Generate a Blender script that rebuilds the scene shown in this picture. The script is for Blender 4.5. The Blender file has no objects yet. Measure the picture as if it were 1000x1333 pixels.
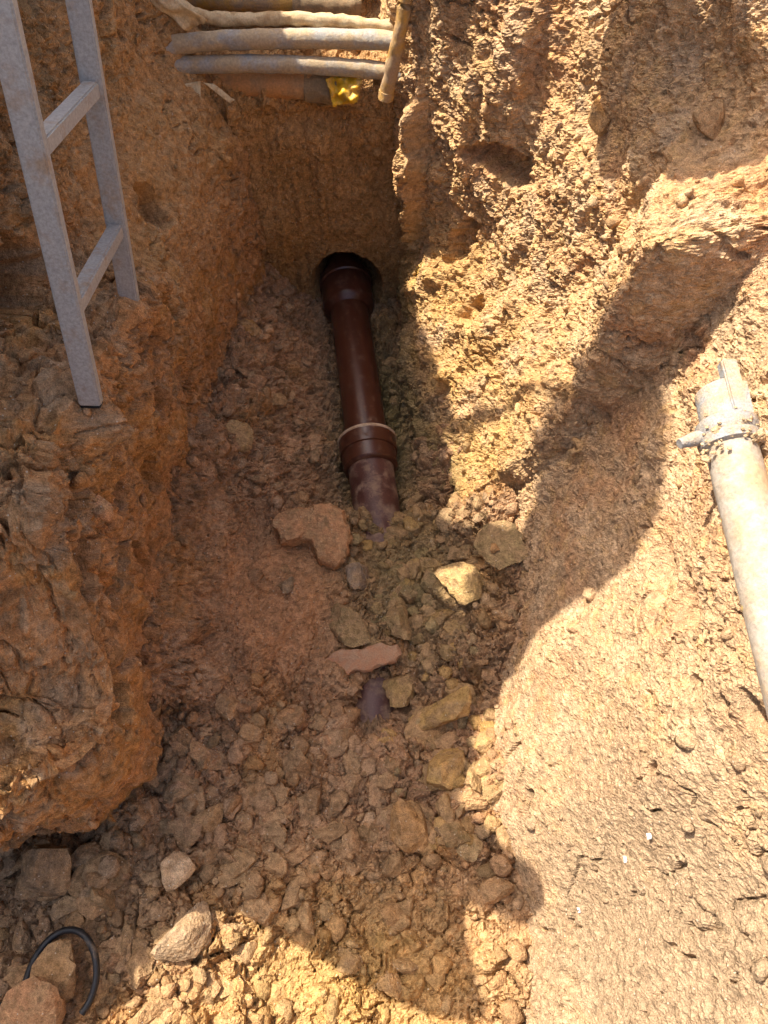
import bpy, bmesh, math, random
import numpy as np
from mathutils import Vector, Matrix

# ------------------------------------------------------------------ camera, sky, sun, exposure
scene = bpy.context.scene
COL = scene.collection
cam_data = bpy.data.cameras.new('camera')
cam_data.sensor_fit = 'VERTICAL'
cam_data.sensor_height = 24.0
cam_data.sensor_width = 18.0
cam_data.lens = 24.0 * 1000.0 / 1333.0
cam_data.clip_start = 0.02
cam_data.clip_end = 600.0
cam = bpy.data.objects.new('camera', cam_data)
COL.objects.link(cam)
cam.location = (0.0, 0.0, 2.4)
cam.rotation_euler = (math.radians(30.0), 0.0, 0.0)      # 60 degrees below the horizon
scene.camera = cam

SUN_AZ = math.radians(57.0)      # left of the trench axis (+Y)
SUN_EL = math.radians(58.0)
TO_SUN = Vector((-math.sin(SUN_AZ) * math.cos(SUN_EL), math.cos(SUN_AZ) * math.cos(SUN_EL), math.sin(SUN_EL)))
world = bpy.data.worlds.new('World')
scene.world = world
world.use_nodes = True
wn = world.node_tree.nodes
wn.clear()
w_out = wn.new('ShaderNodeOutputWorld')
w_bg = wn.new('ShaderNodeBackground')
w_sky = wn.new('ShaderNodeTexSky')
w_sky.sky_type = 'NISHITA'
w_sky.sun_disc = False
w_sky.sun_elevation = SUN_EL
w_sky.sun_rotation = -SUN_AZ
w_sky.air_density = 1.0
w_sky.dust_density = 5.0
w_sky.ozone_density = 0.5
w_bg.inputs['Strength'].default_value = 0.132
world.node_tree.links.new(w_sky.outputs['Color'], w_bg.inputs['Color'])
world.node_tree.links.new(w_bg.outputs['Background'], w_out.inputs['Surface'])

sun_data = bpy.data.lights.new('sun', 'SUN')
sun_data.energy = 4.2
sun_data.angle = math.radians(0.53)
sun_data.color = (1.0, 0.93, 0.80)
sun = bpy.data.objects.new('sun', sun_data)
COL.objects.link(sun)
sun.rotation_euler = TO_SUN.to_track_quat('Z', 'Y').to_euler()
sun.location = (-5, 5, 8)

scene.view_settings.view_transform = 'Standard'
scene.view_settings.look = 'None'
scene.view_settings.gamma = 1.0
scene.view_settings.use_curve_mapping = False
scene.view_settings.exposure = 1.24
scene.render.engine = 'CYCLES'
scene.cycles.max_bounces = 6
scene.cycles.diffuse_bounces = 3
scene.cycles.use_denoising = True
scene.cycles.adaptive_threshold = 0.03

rng = np.random.default_rng(7)
random.seed(7)

# ------------------------------------------------------------------ noise
_perm = rng.permutation(256).astype(np.int32)
_perm = np.concatenate([_perm, _perm])
_g = rng.normal(size=(256, 3)).astype(np.float32)
_g /= np.linalg.norm(_g, axis=1, keepdims=True)


def perlin(p):
    p = np.asarray(p, np.float32)
    i = np.floor(p).astype(np.int32)
    f = p - i
    u = f * f * f * (f * (f * 6 - 15) + 10)
    i &= 255
    x0, y0, z0 = i[:, 0], i[:, 1], i[:, 2]
    out = 0.0
    for dx in (0, 1):
        wx = u[:, 0] if dx else 1 - u[:, 0]
        a = _perm[(x0 + dx) & 255]
        for dy in (0, 1):
            wy = u[:, 1] if dy else 1 - u[:, 1]
            b = _perm[(a + y0 + dy) & 255]
            for dz in (0, 1):
                wz = u[:, 2] if dz else 1 - u[:, 2]
                g = _g[_perm[(b + z0 + dz) & 255]]
                d = g[:, 0] * (f[:, 0] - dx) + g[:, 1] * (f[:, 1] - dy) + g[:, 2] * (f[:, 2] - dz)
                out = out + wx * wy * wz * d
    return out * 1.5


def fbm(p, size, octaves=3, gain=0.5, off=0.0):
    p = np.asarray(p, np.float32) / size + off
    out, a = 0.0, 1.0
    for _ in range(octaves):
        out = out + a * perlin(p)
        p = p * 2.03 + 11.3
        a *= gain
    return out


def _hash2(ix, iy, k):
    h = _perm[(_perm[(ix + 31 * k) & 255] + iy) & 255]
    return _perm[(h + 57 * k + 13) & 255].astype(np.float32) / 255.0


def lumps(uv, cell, density=0.7, flat=1.0, seed=0, rmin=0.22, rmax=0.62):
    """overlapping half-round clods on a surface; height in metres (0 between the clods)"""
    q = np.asarray(uv, np.float32) / cell
    i = np.floor(q).astype(np.int32)
    out = np.zeros(len(q), np.float32)
    for dx in (-1, 0, 1):
        for dy in (-1, 0, 1):
            cx, cy = i[:, 0] + dx, i[:, 1] + dy
            ex = _hash2(cx, cy, seed + 1)
            jx = cx + _hash2(cx, cy, seed + 2)
            jy = cy + _hash2(cx, cy, seed + 3)
            r = rmin + (rmax - rmin) * _hash2(cx, cy, seed + 4) ** 1.6
            asp = 0.65 + 0.7 * _hash2(cx, cy, seed + 5)
            ang = 6.28 * _hash2(cx, cy, seed + 6)
            ddx, ddy = q[:, 0] - jx, q[:, 1] - jy
            ca, sa = np.cos(ang), np.sin(ang)
            ax = (ddx * ca + ddy * sa) * asp
            ay = (-ddx * sa + ddy * ca) / asp
            # a blocky norm between round and square, so that clods look broken rather than blown
            d = ((np.abs(ax) ** 2.6 + np.abs(ay) ** 2.6) ** (1 / 2.6)) / r
            tilt = 1 + 0.5 * (ax + ay) / r
            h = np.where((d < 1) & (ex < density), r * (1 - d ** 3) ** 0.6 * flat * tilt, 0)
            out = np.maximum(out, h)
    return out * cell


def facets(uv, cell, seed=0, tilt=0.9, groove=0.35):
    """broken clods: every cell is a tilted plane with its own height, with a groove between cells (metres)"""
    q = np.asarray(uv, np.float32) / cell
    i = np.floor(q).astype(np.int32)
    f1 = np.full(len(q), 9.0, np.float32); f2 = f1.copy(); h = np.zeros(len(q), np.float32)
    for dx in (-1, 0, 1):
        for dy in (-1, 0, 1):
            cx, cy = i[:, 0] + dx, i[:, 1] + dy
            ddx = q[:, 0] - cx - _hash2(cx, cy, seed + 2)
            ddy = q[:, 1] - cy - _hash2(cx, cy, seed + 3)
            d = np.abs(ddx) ** 1.5 + np.abs(ddy) ** 1.5
            hh = 0.6 * (_hash2(cx, cy, seed + 4) - 0.5) + tilt * ((_hash2(cx, cy, seed + 5) - 0.5) * ddx + (_hash2(cx, cy, seed + 6) - 0.5) * ddy)
            near = d < f1
            f2 = np.where(near, f1, np.minimum(f2, d))
            h = np.where(near, hh, h)
            f1 = np.where(near, d, f1)
    return (h - groove * np.clip(1 - (f2 - f1) / 0.16, 0, 1)) * cell


def sstep(a, b, x):
    t = np.clip((x - a) / (b - a), 0, 1)
    return t * t * (3 - 2 * t)


def blob(p, c, r):
    """soft 0..1 ball of influence round a point of the pit"""
    d2 = ((p - np.array(c, np.float32)) ** 2 / (np.array(r, np.float32) ** 2)).sum(1)
    return np.exp(-d2 * 1.2)


# ------------------------------------------------------------------ materials
def new_mat(name):
    m = bpy.data.materials.new(name)
    m.use_nodes = True
    nt = m.node_tree
    b = nt.nodes['Principled BSDF']
    return m, nt, b


def nd(nt, kind, **kw):
    n = nt.nodes.new(kind)
    for k, v in kw.items():
        if k in n.inputs:
            n.inputs[k].default_value = v
        else:
            setattr(n, k, v)
    return n


def soil_material(name='soil', use_attr=True, base=(0.4, 0.25, 0.12), bump=1.0, objvar=False):
    m, nt, b = new_mat(name)
    L = nt.links.new
    geo = nd(nt, 'ShaderNodeNewGeometry')
    pos = geo.outputs['Position']
    if use_attr:
        at = nd(nt, 'ShaderNodeAttribute', attribute_name='soil')
        col = at.outputs['Color']
    else:
        rgb = nd(nt, 'ShaderNodeRGB')
        rgb.outputs[0].default_value = (*base, 1)
        col = rgb.outputs[0]
    if objvar:
        oi = nd(nt, 'ShaderNodeObjectInfo')
        nz = nd(nt, 'ShaderNodeTexNoise', Scale=24.0, Detail=5.0, Roughness=0.65)
        L(geo.outputs['Position'], nz.inputs['Vector'])
        rz = nd(nt, 'ShaderNodeMapRange')
        rz.inputs['From Min'].default_value = 0.40; rz.inputs['From Max'].default_value = 0.62
        rz.inputs['To Min'].default_value = 0.10; rz.inputs['To Max'].default_value = 0.80
        L(nz.outputs['Fac'], rz.inputs['Value'])
        du = nd(nt, 'ShaderNodeMix', data_type='RGBA')
        L(rz.outputs[0], du.inputs['Factor']); L(oi.outputs['Color'], du.inputs['A'])
        du.inputs['B'].default_value = (0.36, 0.225, 0.115, 1)
        col = du.outputs['Result']
    # grain: pale and dark mineral grains, all scales below the mesh
    n1 = nd(nt, 'ShaderNodeTexNoise', Scale=55.0, Detail=3.0, Roughness=0.7)
    n2 = nd(nt, 'ShaderNodeTexNoise', Scale=380.0, Detail=1.0, Roughness=0.75)
    for n in (n1, n2):
        L(pos, n.inputs['Vector'])
    r1 = nd(nt, 'ShaderNodeMapRange')
    r1.inputs['From Min'].default_value = 0.3; r1.inputs['From Max'].default_value = 0.7
    r1.inputs['To Min'].default_value = 0.62; r1.inputs['To Max'].default_value = 1.34
    L(n1.outputs['Fac'], r1.inputs['Value'])
    r2 = nd(nt, 'ShaderNodeMapRange')
    r2.inputs['From Min'].default_value = 0.3; r2.inputs['From Max'].default_value = 0.7
    r2.inputs['To Min'].default_value = 0.70; r2.inputs['To Max'].default_value = 1.30
    L(n2.outputs['Fac'], r2.inputs['Value'])
    mu = nd(nt, 'ShaderNodeMath', operation='MULTIPLY')
    L(r1.outputs[0], mu.inputs[0]); L(r2.outputs[0], mu.inputs[1])
    vm = nd(nt, 'ShaderNodeVectorMath', operation='SCALE')
    L(col, vm.inputs[0]); L(mu.outputs[0], vm.inputs['Scale'])
    # scattered pale quartz grains share the cells of the grain relief
    vb = nd(nt, 'ShaderNodeTexVoronoi', Scale=120.0)
    L(pos, vb.inputs['Vector'])
    lt = nd(nt, 'ShaderNodeMath', operation='LESS_THAN')
    lt.inputs[1].default_value = 0.22
    L(vb.outputs['Distance'], lt.inputs[0])
    sp = nd(nt, 'ShaderNodeSeparateColor')
    L(vb.outputs['Color'], sp.inputs[0])
    gt = nd(nt, 'ShaderNodeMath', operation='GREATER_THAN')
    gt.inputs[1].default_value = 0.93
    L(sp.outputs[0], gt.inputs[0])
    gm = nd(nt, 'ShaderNodeMath', operation='MULTIPLY')
    L(lt.outputs[0], gm.inputs[0]); L(gt.outputs[0], gm.inputs[1])
    gm2 = nd(nt, 'ShaderNodeMath', operation='MULTIPLY')
    gm2.inputs[1].default_value = 0.7
    L(gm.outputs[0], gm2.inputs[0])
    mx = nd(nt, 'ShaderNodeMix', data_type='RGBA')
    L(gm2.outputs[0], mx.inputs['Factor'])
    L(vm.outputs[0], mx.inputs['A'])
    mx.inputs['B'].default_value = (0.55, 0.47, 0.36, 1)
    L(mx.outputs['Result'], b.inputs['Base Color'])
    b.inputs['Roughness'].default_value = 0.95
    b.inputs['Specular IOR Level'].default_value = 0.03
    # relief finer than the mesh
    bp = nd(nt, 'ShaderNodeBump', Strength=0.8 * bump, Distance=0.012)
    bp2 = nd(nt, 'ShaderNodeBump', Strength=0.5 * bump, Distance=0.003)
    ad = nd(nt, 'ShaderNodeMath', operation='MULTIPLY_ADD')
    ad.inputs[1].default_value = -0.22
    L(vb.outputs['Distance'], ad.inputs[0]); L(n1.outputs['Fac'], ad.inputs[2])
    L(ad.outputs[0], bp.inputs['Height'])
    L(n2.outputs['Fac'], bp2.inputs['Height'])
    L(bp.outputs[0], bp2.inputs['Normal'])
    L(bp2.outputs[0], b.inputs['Normal'])
    return m


M_SOIL = soil_material('soil')
M_CLOD = soil_material('clod', use_attr=False, objvar=True)

TAN = np.array([0.450, 0.272, 0.130])
ORANGE = np.array([0.405, 0.205, 0.066])
RED = np.array([0.430, 0.218, 0.105])
GREY = np.array([0.280, 0.195, 0.120])
OLIVE = np.array([0.235, 0.178, 0.080])
YELLOW = np.array([0.560, 0.345, 0.070])
UMBER = np.array([0.200, 0.120, 0.060])
PALE = np.array([0.520, 0.360, 0.215])
BEIGE = np.array([0.420, 0.268, 0.148])


def obj_from(name, verts, faces, mat, parent=None, smooth=True):
    me = bpy.data.meshes.new(name)
    me.from_pydata([tuple(v) for v in verts], [], [tuple(f) for f in faces])
    bm = bmesh.new(); bm.from_mesh(me)
    bmesh.ops.recalc_face_normals(bm, faces=bm.faces[:])
    bm.to_mesh(me); bm.free()
    if smooth:
        me.polygons.foreach_set('use_smooth', [True] * len(me.polygons))
    me.materials.append(mat)
    o = bpy.data.objects.new(name, me)
    COL.objects.link(o)
    if parent:
        o.parent = parent
    return o


def grid_obj(name, P, C, mat):
    """a quad sheet from a (nu, nv, 3) array with a soil colour per vertex"""
    nu, nv = P.shape[:2]
    idx = np.arange(nu * nv, dtype=np.int32).reshape(nu, nv)
    q = np.stack([idx[:-1, :-1], idx[1:, :-1], idx[1:, 1:], idx[:-1, 1:]], -1).reshape(-1, 4)
    me = bpy.data.meshes.new(name)
    me.vertices.add(nu * nv)
    me.vertices.foreach_set('co', P.reshape(-1).astype(np.float32))
    me.loops.add(q.size)
    me.loops.foreach_set('vertex_index', q.reshape(-1))
    me.polygons.add(len(q))
    me.polygons.foreach_set('loop_start', np.arange(0, q.size, 4, dtype=np.int32))
    me.polygons.foreach_set('use_smooth', np.zeros(len(q), bool))
    me.update(calc_edges=True)
    at = me.color_attributes.new('soil', 'FLOAT_COLOR', 'POINT')
    c4 = np.ones((nu * nv, 4), np.float32)
    c4[:, :3] = C.reshape(-1, 3)
    at.data.foreach_set('color', c4.reshape(-1))
    me.materials.append(mat)
    o = bpy.data.objects.new(name, me)
    COL.objects.link(o)
    return o


def normals(P, flip=1.0):
    du = np.gradient(P, axis=0)
    dv = np.gradient(P, axis=1)
    n = np.cross(du, dv)
    n /= np.linalg.norm(n, axis=2, keepdims=True) + 1e-12
    return n * flip


def structure(o, label):
    o['kind'] = 'structure'
    o['label'] = label
    o['category'] = 'earth'
    return o


def mixc(C, col, w):
    w = np.clip(w, 0, 1)[:, None]
    return C * (1 - w) + col * w


def spaced(stops, counts):
    """parameter values whose density follows the counts between the stops"""
    out = []
    for (a, b), n in zip(zip(stops[:-1], stops[1:]), counts):
        out.append(np.linspace(a, b, n, endpoint=False))
    out.append(np.array([stops[-1]]))
    return np.concatenate(out)


BANK = 1.70
GRID = {}

# ------------------------------------------------------------------ trench floor
def pipe_x(y):
    return -0.03 - (y - 1.40) * 0.122


def floor_height(x, y):
    px = pipe_x(np.clip(y, 1.2, 2.6))
    d = x - px
    # bench on the left of the pipe, channel on its right
    left = 0.30 * sstep(-0.07, -0.50, d) - 0.02
    right = 0.24 * sstep(0.16, 0.42, d) - 0.03
    far = np.where(d < 0, left, right)
    dam = 0.13 + 0.10 * sstep(-0.1, -0.55, x) + 0.12 * sstep(0.10, 0.40, x)
    near = 0.17 + 0.10 * sstep(-0.1, -0.65, x) + 0.05 * sstep(0.1, 0.4, x)
    t1 = sstep(1.40, 1.29, y)
    t2 = sstep(0.95, 0.6, y)
    z = far * (1 - t1) + dam * t1
    z = z * (1 - t2) + near * t2
    # the floor climbs to the left wall in a fillet of fallen sand
    z = z + 0.26 * sstep(-0.44, -0.70, x) * sstep(0.48, 0.70, y) * sstep(1.75, 1.4, y)
    # hole in the rubble where the buried pipe shows again
    z = z - 0.15 * np.exp(-(((x + 0.03) / 0.085) ** 2 + ((y - 0.645) / 0.075) ** 2))
    # sand apron that buries the broken tile
    z = z + 0.05 * np.exp(-(((x + 0.25) / 0.22) ** 2 + ((y - 0.98) / 0.2) ** 2))
    return z


def build_floor():
    xs = spaced([-1.9, -1.0, 0.62, 1.0], [24, 360, 30])
    ys = spaced([-1.6, -0.30, 2.75], [40, 660])
    X, Y = np.meshgrid(xs, ys, indexing='ij')
    Z = floor_height(X, Y)
    P = np.stack([X, Y, Z], -1)
    N = normals(P)
    p = P.reshape(-1, 3)
    wp = p + 0.02 * np.stack([perlin(p / 0.05), perlin(p / 0.05 + 40), np.zeros(len(p))], 1)
    uv = wp[:, :2]
    # left centre is trampled sand, the rest is loose rubble
    sand = np.clip(blob(p, (-0.32, 0.98, 0.2), (0.24, 0.30, 0.5)) * 1.4, 0, 1)
    rub = 1 - 0.85 * sand
    D = 0.035 * fbm(p, 0.28, 2) + 0.020 * fbm(p, 0.11, 3)
    lum = lumps(uv, 0.13, 0.7, 0.45, 1) * 0.9
    lum = np.maximum(lum, lumps(uv, 0.06, 0.6, 0.75, 8))
    lum += (facets(uv, 0.055, 60, groove=0.7) * 0.55 * sstep(-0.3, 0.3, fbm(p, 0.2, 2, off=3)) + facets(uv, 0.026, 61, groove=0.7) * (0.15 + 0.7 * sstep(-0.3, 0.3, fbm(p, 0.15, 2, off=6))))
    D += lum * rub
    D += (facets(uv, 0.013, 62) * 0.8 + lumps(uv, 0.017, 0.5, 0.6, 22) + 0.003 * fbm(p, 0.015, 3)) * (0.45 + 0.55 * rub)
    P = (p + N.reshape(-1, 3) * D[:, None]).reshape(P.shape)
    p2 = P.reshape(-1, 3)
    n = fbm(p, 0.22, 3)
    C = np.tile(GREY * 0.45 + RED * 0.55, (len(p), 1))
    C = mixc(C, ORANGE, sstep(0.0, 0.7, n) * 0.6)
    n4 = fbm(p, 0.06, 3, off=3)
    C = mixc(C, GREY * 0.8, sstep(0.1, 0.6, n4) * 0.5)
    C = mixc(C, UMBER * 0.6, sstep(0.35, 0.75, fbm(p, 0.06, 3, off=23)) * 0.7)
    C = mixc(C, PALE * 0.9, sstep(0.15, 0.6, -n4) * 0.4)
    C = mixc(C, RED, sand * 0.8)
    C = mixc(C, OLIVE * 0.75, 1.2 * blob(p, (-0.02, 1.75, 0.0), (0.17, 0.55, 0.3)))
    C = mixc(C, OLIVE * 1.05, 0.7 * blob(p, (0.10, 1.05, 0.1), (0.26, 0.32, 0.4)))
    C = mixc(C, RED, 0.5 * sstep(0.3, 0.9, p[:, 0]) * sstep(1.4, 1.1, p[:, 1]))
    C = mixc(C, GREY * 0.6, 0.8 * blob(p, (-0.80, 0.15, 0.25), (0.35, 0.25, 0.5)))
    C = mixc(C, YELLOW * 0.45 + TAN * 0.6, 0.75 * blob(p, (-0.08, -0.05, 0.2), (0.42, 0.24, 0.5)))
    # each clod a little different in tint
    tint = 1 + 0.22 * perlin(np.concatenate([np.floor(uv / 0.034), np.ones((len(p), 1))], 1) * 0.37 + 5)
    C = C * tint[:, None]
    GRID['floor'] = (P, C)
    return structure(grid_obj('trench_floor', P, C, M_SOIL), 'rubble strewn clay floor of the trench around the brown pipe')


# ------------------------------------------------------------------ end wall under the conduits
def build_end():
    xs = spaced([-0.95, -0.62, 0.22, 0.6], [14, 200, 14])
    prof = np.array([  # y, z from below the floor up over the conduit shelf to the ground
        (2.44, -0.15), (2.43, 0.1), (2.43, 0.40), (2.46, 0.70), (2.47, 0.86), (2.52, 0.92), (2.72, 0.94),
        (2.82, 1.00), (2.88, 1.20), (2.95, 1.50), (3.05, BANK), (3.4, BANK + 0.02), (4.6, BANK)])
    seg = np.r_[0, np.cumsum(np.hypot(*np.diff(prof, axis=0).T))]
    ss = spaced([0, seg[9], seg[10], seg[-1]], [360, 14, 14])
    yy = np.interp(ss, seg, prof[:, 0]); zz = np.interp(ss, seg, prof[:, 1])
    k = np.ones(9) / 9
    ys_ = np.convolve(np.pad(yy, 4, 'edge'), k, 'valid'); zs_ = np.convolve(np.pad(zz, 4, 'edge'), k, 'valid')
    X = np.repeat(xs[:, None], len(ss), 1)
    P = np.stack([X, np.repeat(ys_[None], len(xs), 0), np.repeat(zs_[None], len(xs), 0)], -1)
    N = normals(P)
    p = P.reshape(-1, 3)
    uv = np.stack([p[:, 0], np.repeat(ss[None], len(xs), 0).reshape(-1)], 1)
    uvw = uv + 0.012 * np.stack([perlin(p / 0.04), perlin(p / 0.04 + 30)], 1)
    z = p[:, 2]
    low = sstep(0.85, 0.70, z)
    D = 0.018 * fbm(p, 0.35, 2) + 0.012 * fbm(p, 0.10, 3) * (1 - 0.6 * low)
    # marks of the digger bucket run down the face
    ps = p * np.array([1, 1, 0.10])
    D += low * (0.016 * fbm(ps, 0.05, 2) - 0.012 * sstep(0.35, 0.6, fbm(ps, 0.11, 1, off=4)))
    D += (lumps(uvw, 0.05, 0.5, 0.7, 3) + lumps(uvw, 0.022, 0.6, 0.6, 4)) * (1 - 0.75 * low)
    D += lumps(uvw, 0.014, 0.35, 0.5, 5) * 0.8 + (facets(uvw, 0.03, 63) * 0.35 + facets(uvw, 0.013, 64) * 0.5) * (1 - 0.55 * low)
    # recess under the orange pipe
    D -= 0.05 * blob(p, (-0.22, 2.47, 0.80), (0.14, 0.2, 0.05))
    # hollow round the socket of the pipe
    D -= 0.22 * sstep(0.35, 0.75, blob(p, (-0.155, 2.43, 0.08), (0.17, 0.3, 0.20)))
    P = (p + N.reshape(-1, 3) * D[:, None]).reshape(P.shape)
    n = fbm(p, 0.18, 3)
    C = np.tile(ORANGE * 0.55 + TAN * 0.45, (len(p), 1))
    C = mixc(C, ORANGE, sstep(-0.1, 0.5, n) * 0.7)
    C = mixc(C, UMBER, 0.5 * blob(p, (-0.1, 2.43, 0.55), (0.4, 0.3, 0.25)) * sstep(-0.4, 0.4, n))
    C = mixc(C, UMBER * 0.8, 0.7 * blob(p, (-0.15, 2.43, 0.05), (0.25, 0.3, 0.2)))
    C = mixc(C, TAN, 0.8 * sstep(0.82, 0.95, z))
    GRID['end'] = (P, C)
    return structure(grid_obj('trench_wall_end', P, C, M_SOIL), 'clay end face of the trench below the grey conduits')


# ------------------------------------------------------------------ left wall
def build_left():
    path = np.array([(-0.50, 4.4), (-0.49, 3.3), (-0.47, 2.75), (-0.47, 2.45), (-0.53, 2.15), (-0.58, 1.85), (-0.62, 1.4), (-0.66, 1.0),
                     (-0.64, 0.65), (-0.56, 0.46), (-0.58, 0.36), (-0.76, 0.27), (-1.05, 0.19), (-1.5, 0.08), (-2.2, -0.1)])
    seg = np.r_[0, np.cumsum(np.hypot(*np.diff(path, axis=0).T))]
    # v: 0..1 below the ledge, 1..2 ledge, 2..3 upper face, 3..4 rim and ground
    us = spaced([0, seg[2], seg[11], seg[12], seg[-1]], [20, 520, 50, 24])
    vs = spaced([0.0, 0.22, 1.0, 1.35, 2.0, 2.6, 3.0], [8, 210, 60, 100, 24, 14])
    fx = np.interp(us, seg, path[:, 0]); fy = np.interp(us, seg, path[:, 1])
    k = np.hanning(69); k /= k.sum()
    fx = np.convolve(np.pad(fx, 34, 'edge'), k, 'valid'); fy = np.convolve(np.pad(fy, 34, 'edge'), k, 'valid')
    tx, ty = np.gradient(fx), np.gradient(fy)
    tl = np.hypot(tx, ty)
    ox, oy = ty / tl, -tx / tl           # outward, away from the trench
    flip = np.where(ox * 1.0 + 0 > 0.0, -1, 1)
    ox, oy = ox * flip, oy * flip
    corner = sstep(0.55, 0.30, fy)
    # after the corner the face looks towards the camera: outward is +y
    bad = oy < -0.01
    oy = np.where((corner > 0.5) & bad, -oy, oy)
    zl = np.clip(1.17 - 0.32 * (fy - 0.96), 0.86, 1.22)   # height of the ledge the ladder stands on
    led = sstep(1.75, 1.45, fy)                            # the ledge runs out before the end wall
    bank = 1.03 + (BANK - 1.03) * np.maximum(sstep(0.47, 0.80, fy), sstep(-1.02, -1.25, fx))     # the bank drops where the pit widens
    zl = np.minimum(zl, bank - 0.18)
    U, V = np.meshgrid(us, vs, indexing='ij')
    BK = np.repeat(bank[:, None], len(vs), 1)
    FX, FY, OX, OY = [np.repeat(a[:, None], len(vs), 1) for a in (fx, fy, ox, oy)]
    ZL = np.repeat(zl[:, None], len(vs), 1); LED = np.repeat(led[:, None], len(vs), 1)
    # profile: offset outward o and height z as functions of v
    o0 = np.interp(vs, [0, 0.22, 0.45, 0.8, 1.0, 1.10, 1.35, 1.7, 2.0, 2.25, 2.6, 3.0],
                   [0.06, 0.07, 0.01, -0.03, -0.02, 0.05, 0.16, 0.20, 0.24, 0.36, 1.0, 3.0])
    o1 = np.interp(vs, [0, 0.22, 0.45, 0.8, 1.0, 1.30, 1.7, 2.0, 2.25, 2.6, 3.0],
                   [0.02, 0.0, 0.0, 0.02, 0.05, 0.20, 0.27, 0.32, 0.45, 1.0, 3.0])
    O = o0[None] * LED + o1[None] * (1 - LED)
    zlow = np.interp(vs, [0, 0.22, 1.0], [-0.15, 0.12, 1.0])           # fraction of ledge height
    Z = np.where(V <= 1.0, zlow[None] * ZL,
                 np.where(V <= 1.35, ZL + 0.03 * (V - 1) / 0.35,
                          np.where(V <= 2.0, ZL + 0.03 + (BK - ZL - 0.06) * (V - 1.35) / 0.65, BK - 0.03 + 0.05 * np.clip((V - 2) / 0.25, 0, 1))))
    Zn = np.interp(vs, [0, 0.22, 2.0, 2.25, 3.0], [-0.15, 0.12, BANK - 0.05, BANK + 0.01, BANK])
    Z = Z * LED + Zn[None] * (1 - LED)
    # the deep hollow at the near corner: the foot is cut away under the bulge
    toe = sstep(0.55, 0.75, FY) * sstep(1.6, 1.3, FY)
    O = O - toe * 0.05 * sstep(0.60, 0.10, V)
    und = sstep(0.62, 0.40, FY) * sstep(0.62, 0.25, V)
    O = O + 0.17 * und
    P = np.stack([FX + OX * O, FY + OY * O, Z], -1)
    N = normals(P)
    s = np.sign((N * np.stack([-OX, -OY, np.full_like(OX, 0.4)], -1)).sum(2))
    N *= s[..., None]
    p = P.reshape(-1, 3)
    arc = np.cumsum(np.r_[0, np.hypot(np.diff(fx), np.diff(fy))])
    varc = np.cumsum(np.concatenate([np.zeros((1, 1)), np.linalg.norm(np.diff(P[len(us) // 2], axis=0), axis=1)[None].T]))
    uv = np.stack(np.meshgrid(arc, varc, indexing='ij'), -1).reshape(-1, 2)
    uvw = uv + 0.02 * np.stack([perlin(p / 0.05), perlin(p / 0.05 + 30)], 1)
    y, z = p[:, 1], p[:, 2]
    far = sstep(1.45, 1.75, y)
    smear = np.clip(blob(p, (-0.6, 1.10, 0.55), (0.3, 0.40, 0.45)) + far * sstep(1.3, 1.0, z) + 1.1 * blob(p, (-0.65, 0.45, 0.6), (0.6, 0.32, 0.35)), 0, 1)
    rough = 1 - 0.75 * smear
    D = 0.035 * fbm(p, 0.45, 2) * (1 - 0.5 * far) + 0.028 * fbm(p, 0.16, 3) * (0.5 + 0.5 * rough)
    ps = p * np.array([1, 1, 0.14])
    D += (0.030 * (0.4 - np.abs(fbm(ps, 0.10, 2))) + 0.010 * fbm(ps, 0.03, 2)) * (0.35 + 0.65 * smear)
    lum = lumps(uvw, 0.17, 0.45, 0.28, 31) * rough
    lum = np.maximum(lum, lumps(uvw, 0.075, 0.6, 0.6, 32) * rough)
    D += lum * 0.8 + (lumps(uvw, 0.032, 0.4, 0.5, 33) + facets(uvw, 0.09, 65, groove=0.7) * 0.28 + (facets(uvw, 0.04, 66, groove=0.7) * 0.38 + facets(uvw, 0.018, 67) * 0.35) * sstep(-0.35, 0.35, fbm(p, 0.17, 2, off=14))) * rough
    D += (0.5 * lumps(uvw, 0.016, 0.4, 0.55, 34) + facets(uvw, 0.012, 68) * 0.3) * (0.35 + 0.65 * rough) + 0.004 * fbm(p, 0.02, 3)
    # cracks and undercut hollows
    cr = fbm(p * np.array([1, 1, 1.6]), 0.20, 3, off=9)
    D -= 0.055 * sstep(0.06, 0.0, np.abs(cr - 0.12)) * rough * sstep(-0.2, 0.3, fbm(p, 0.3, 2, off=3))
    for c, r, a in (((-0.79, 1.28, 1.20), (0.2, 0.12, 0.10), 0.16), ((-0.60, 0.52, 0.74), (0.3, 0.10, 0.045), 0.10), ((-0.68, 0.41, 0.70), (0.15, 0.06, 0.04), 0.06),
                    ((-0.70, 1.91, 0.89), (0.2, 0.06, 0.07), 0.08), ((-0.62, 0.95, 0.85), (0.2, 0.06, 0.05), 0.07), ((-0.59, 1.26, 0.80), (0.2, 0.035, 0.06), 0.06),
                    ((-0.60, 1.05, 1.0), (0.2, 0.05, 0.05), 0.06), ((-0.62, 0.80, 0.78), (0.2, 0.08, 0.03), 0.06), ((-0.62, 0.79, 1.10), (0.2, 0.05, 0.06), 0.09),
                    ((-0.58, 1.25, 0.45), (0.2, 0.03, 0.10), 0.05), ((-0.6, 0.68, 1.0), (0.2, 0.08, 0.05), 0.08), ((-0.60, 1.12, 0.66), (0.2, 0.025, 0.09), 0.06),
                    ((-0.60, 0.90, 0.60), (0.2, 0.022, 0.10), 0.05), ((-0.60, 1.38, 0.90), (0.2, 0.03, 0.05), 0.05)):
        wob = 1 + 0.5 * fbm(p, 0.06, 2, off=a * 50)
        D -= a * sstep(0.28, 0.62, blob(p, c, r) * wob)
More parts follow.
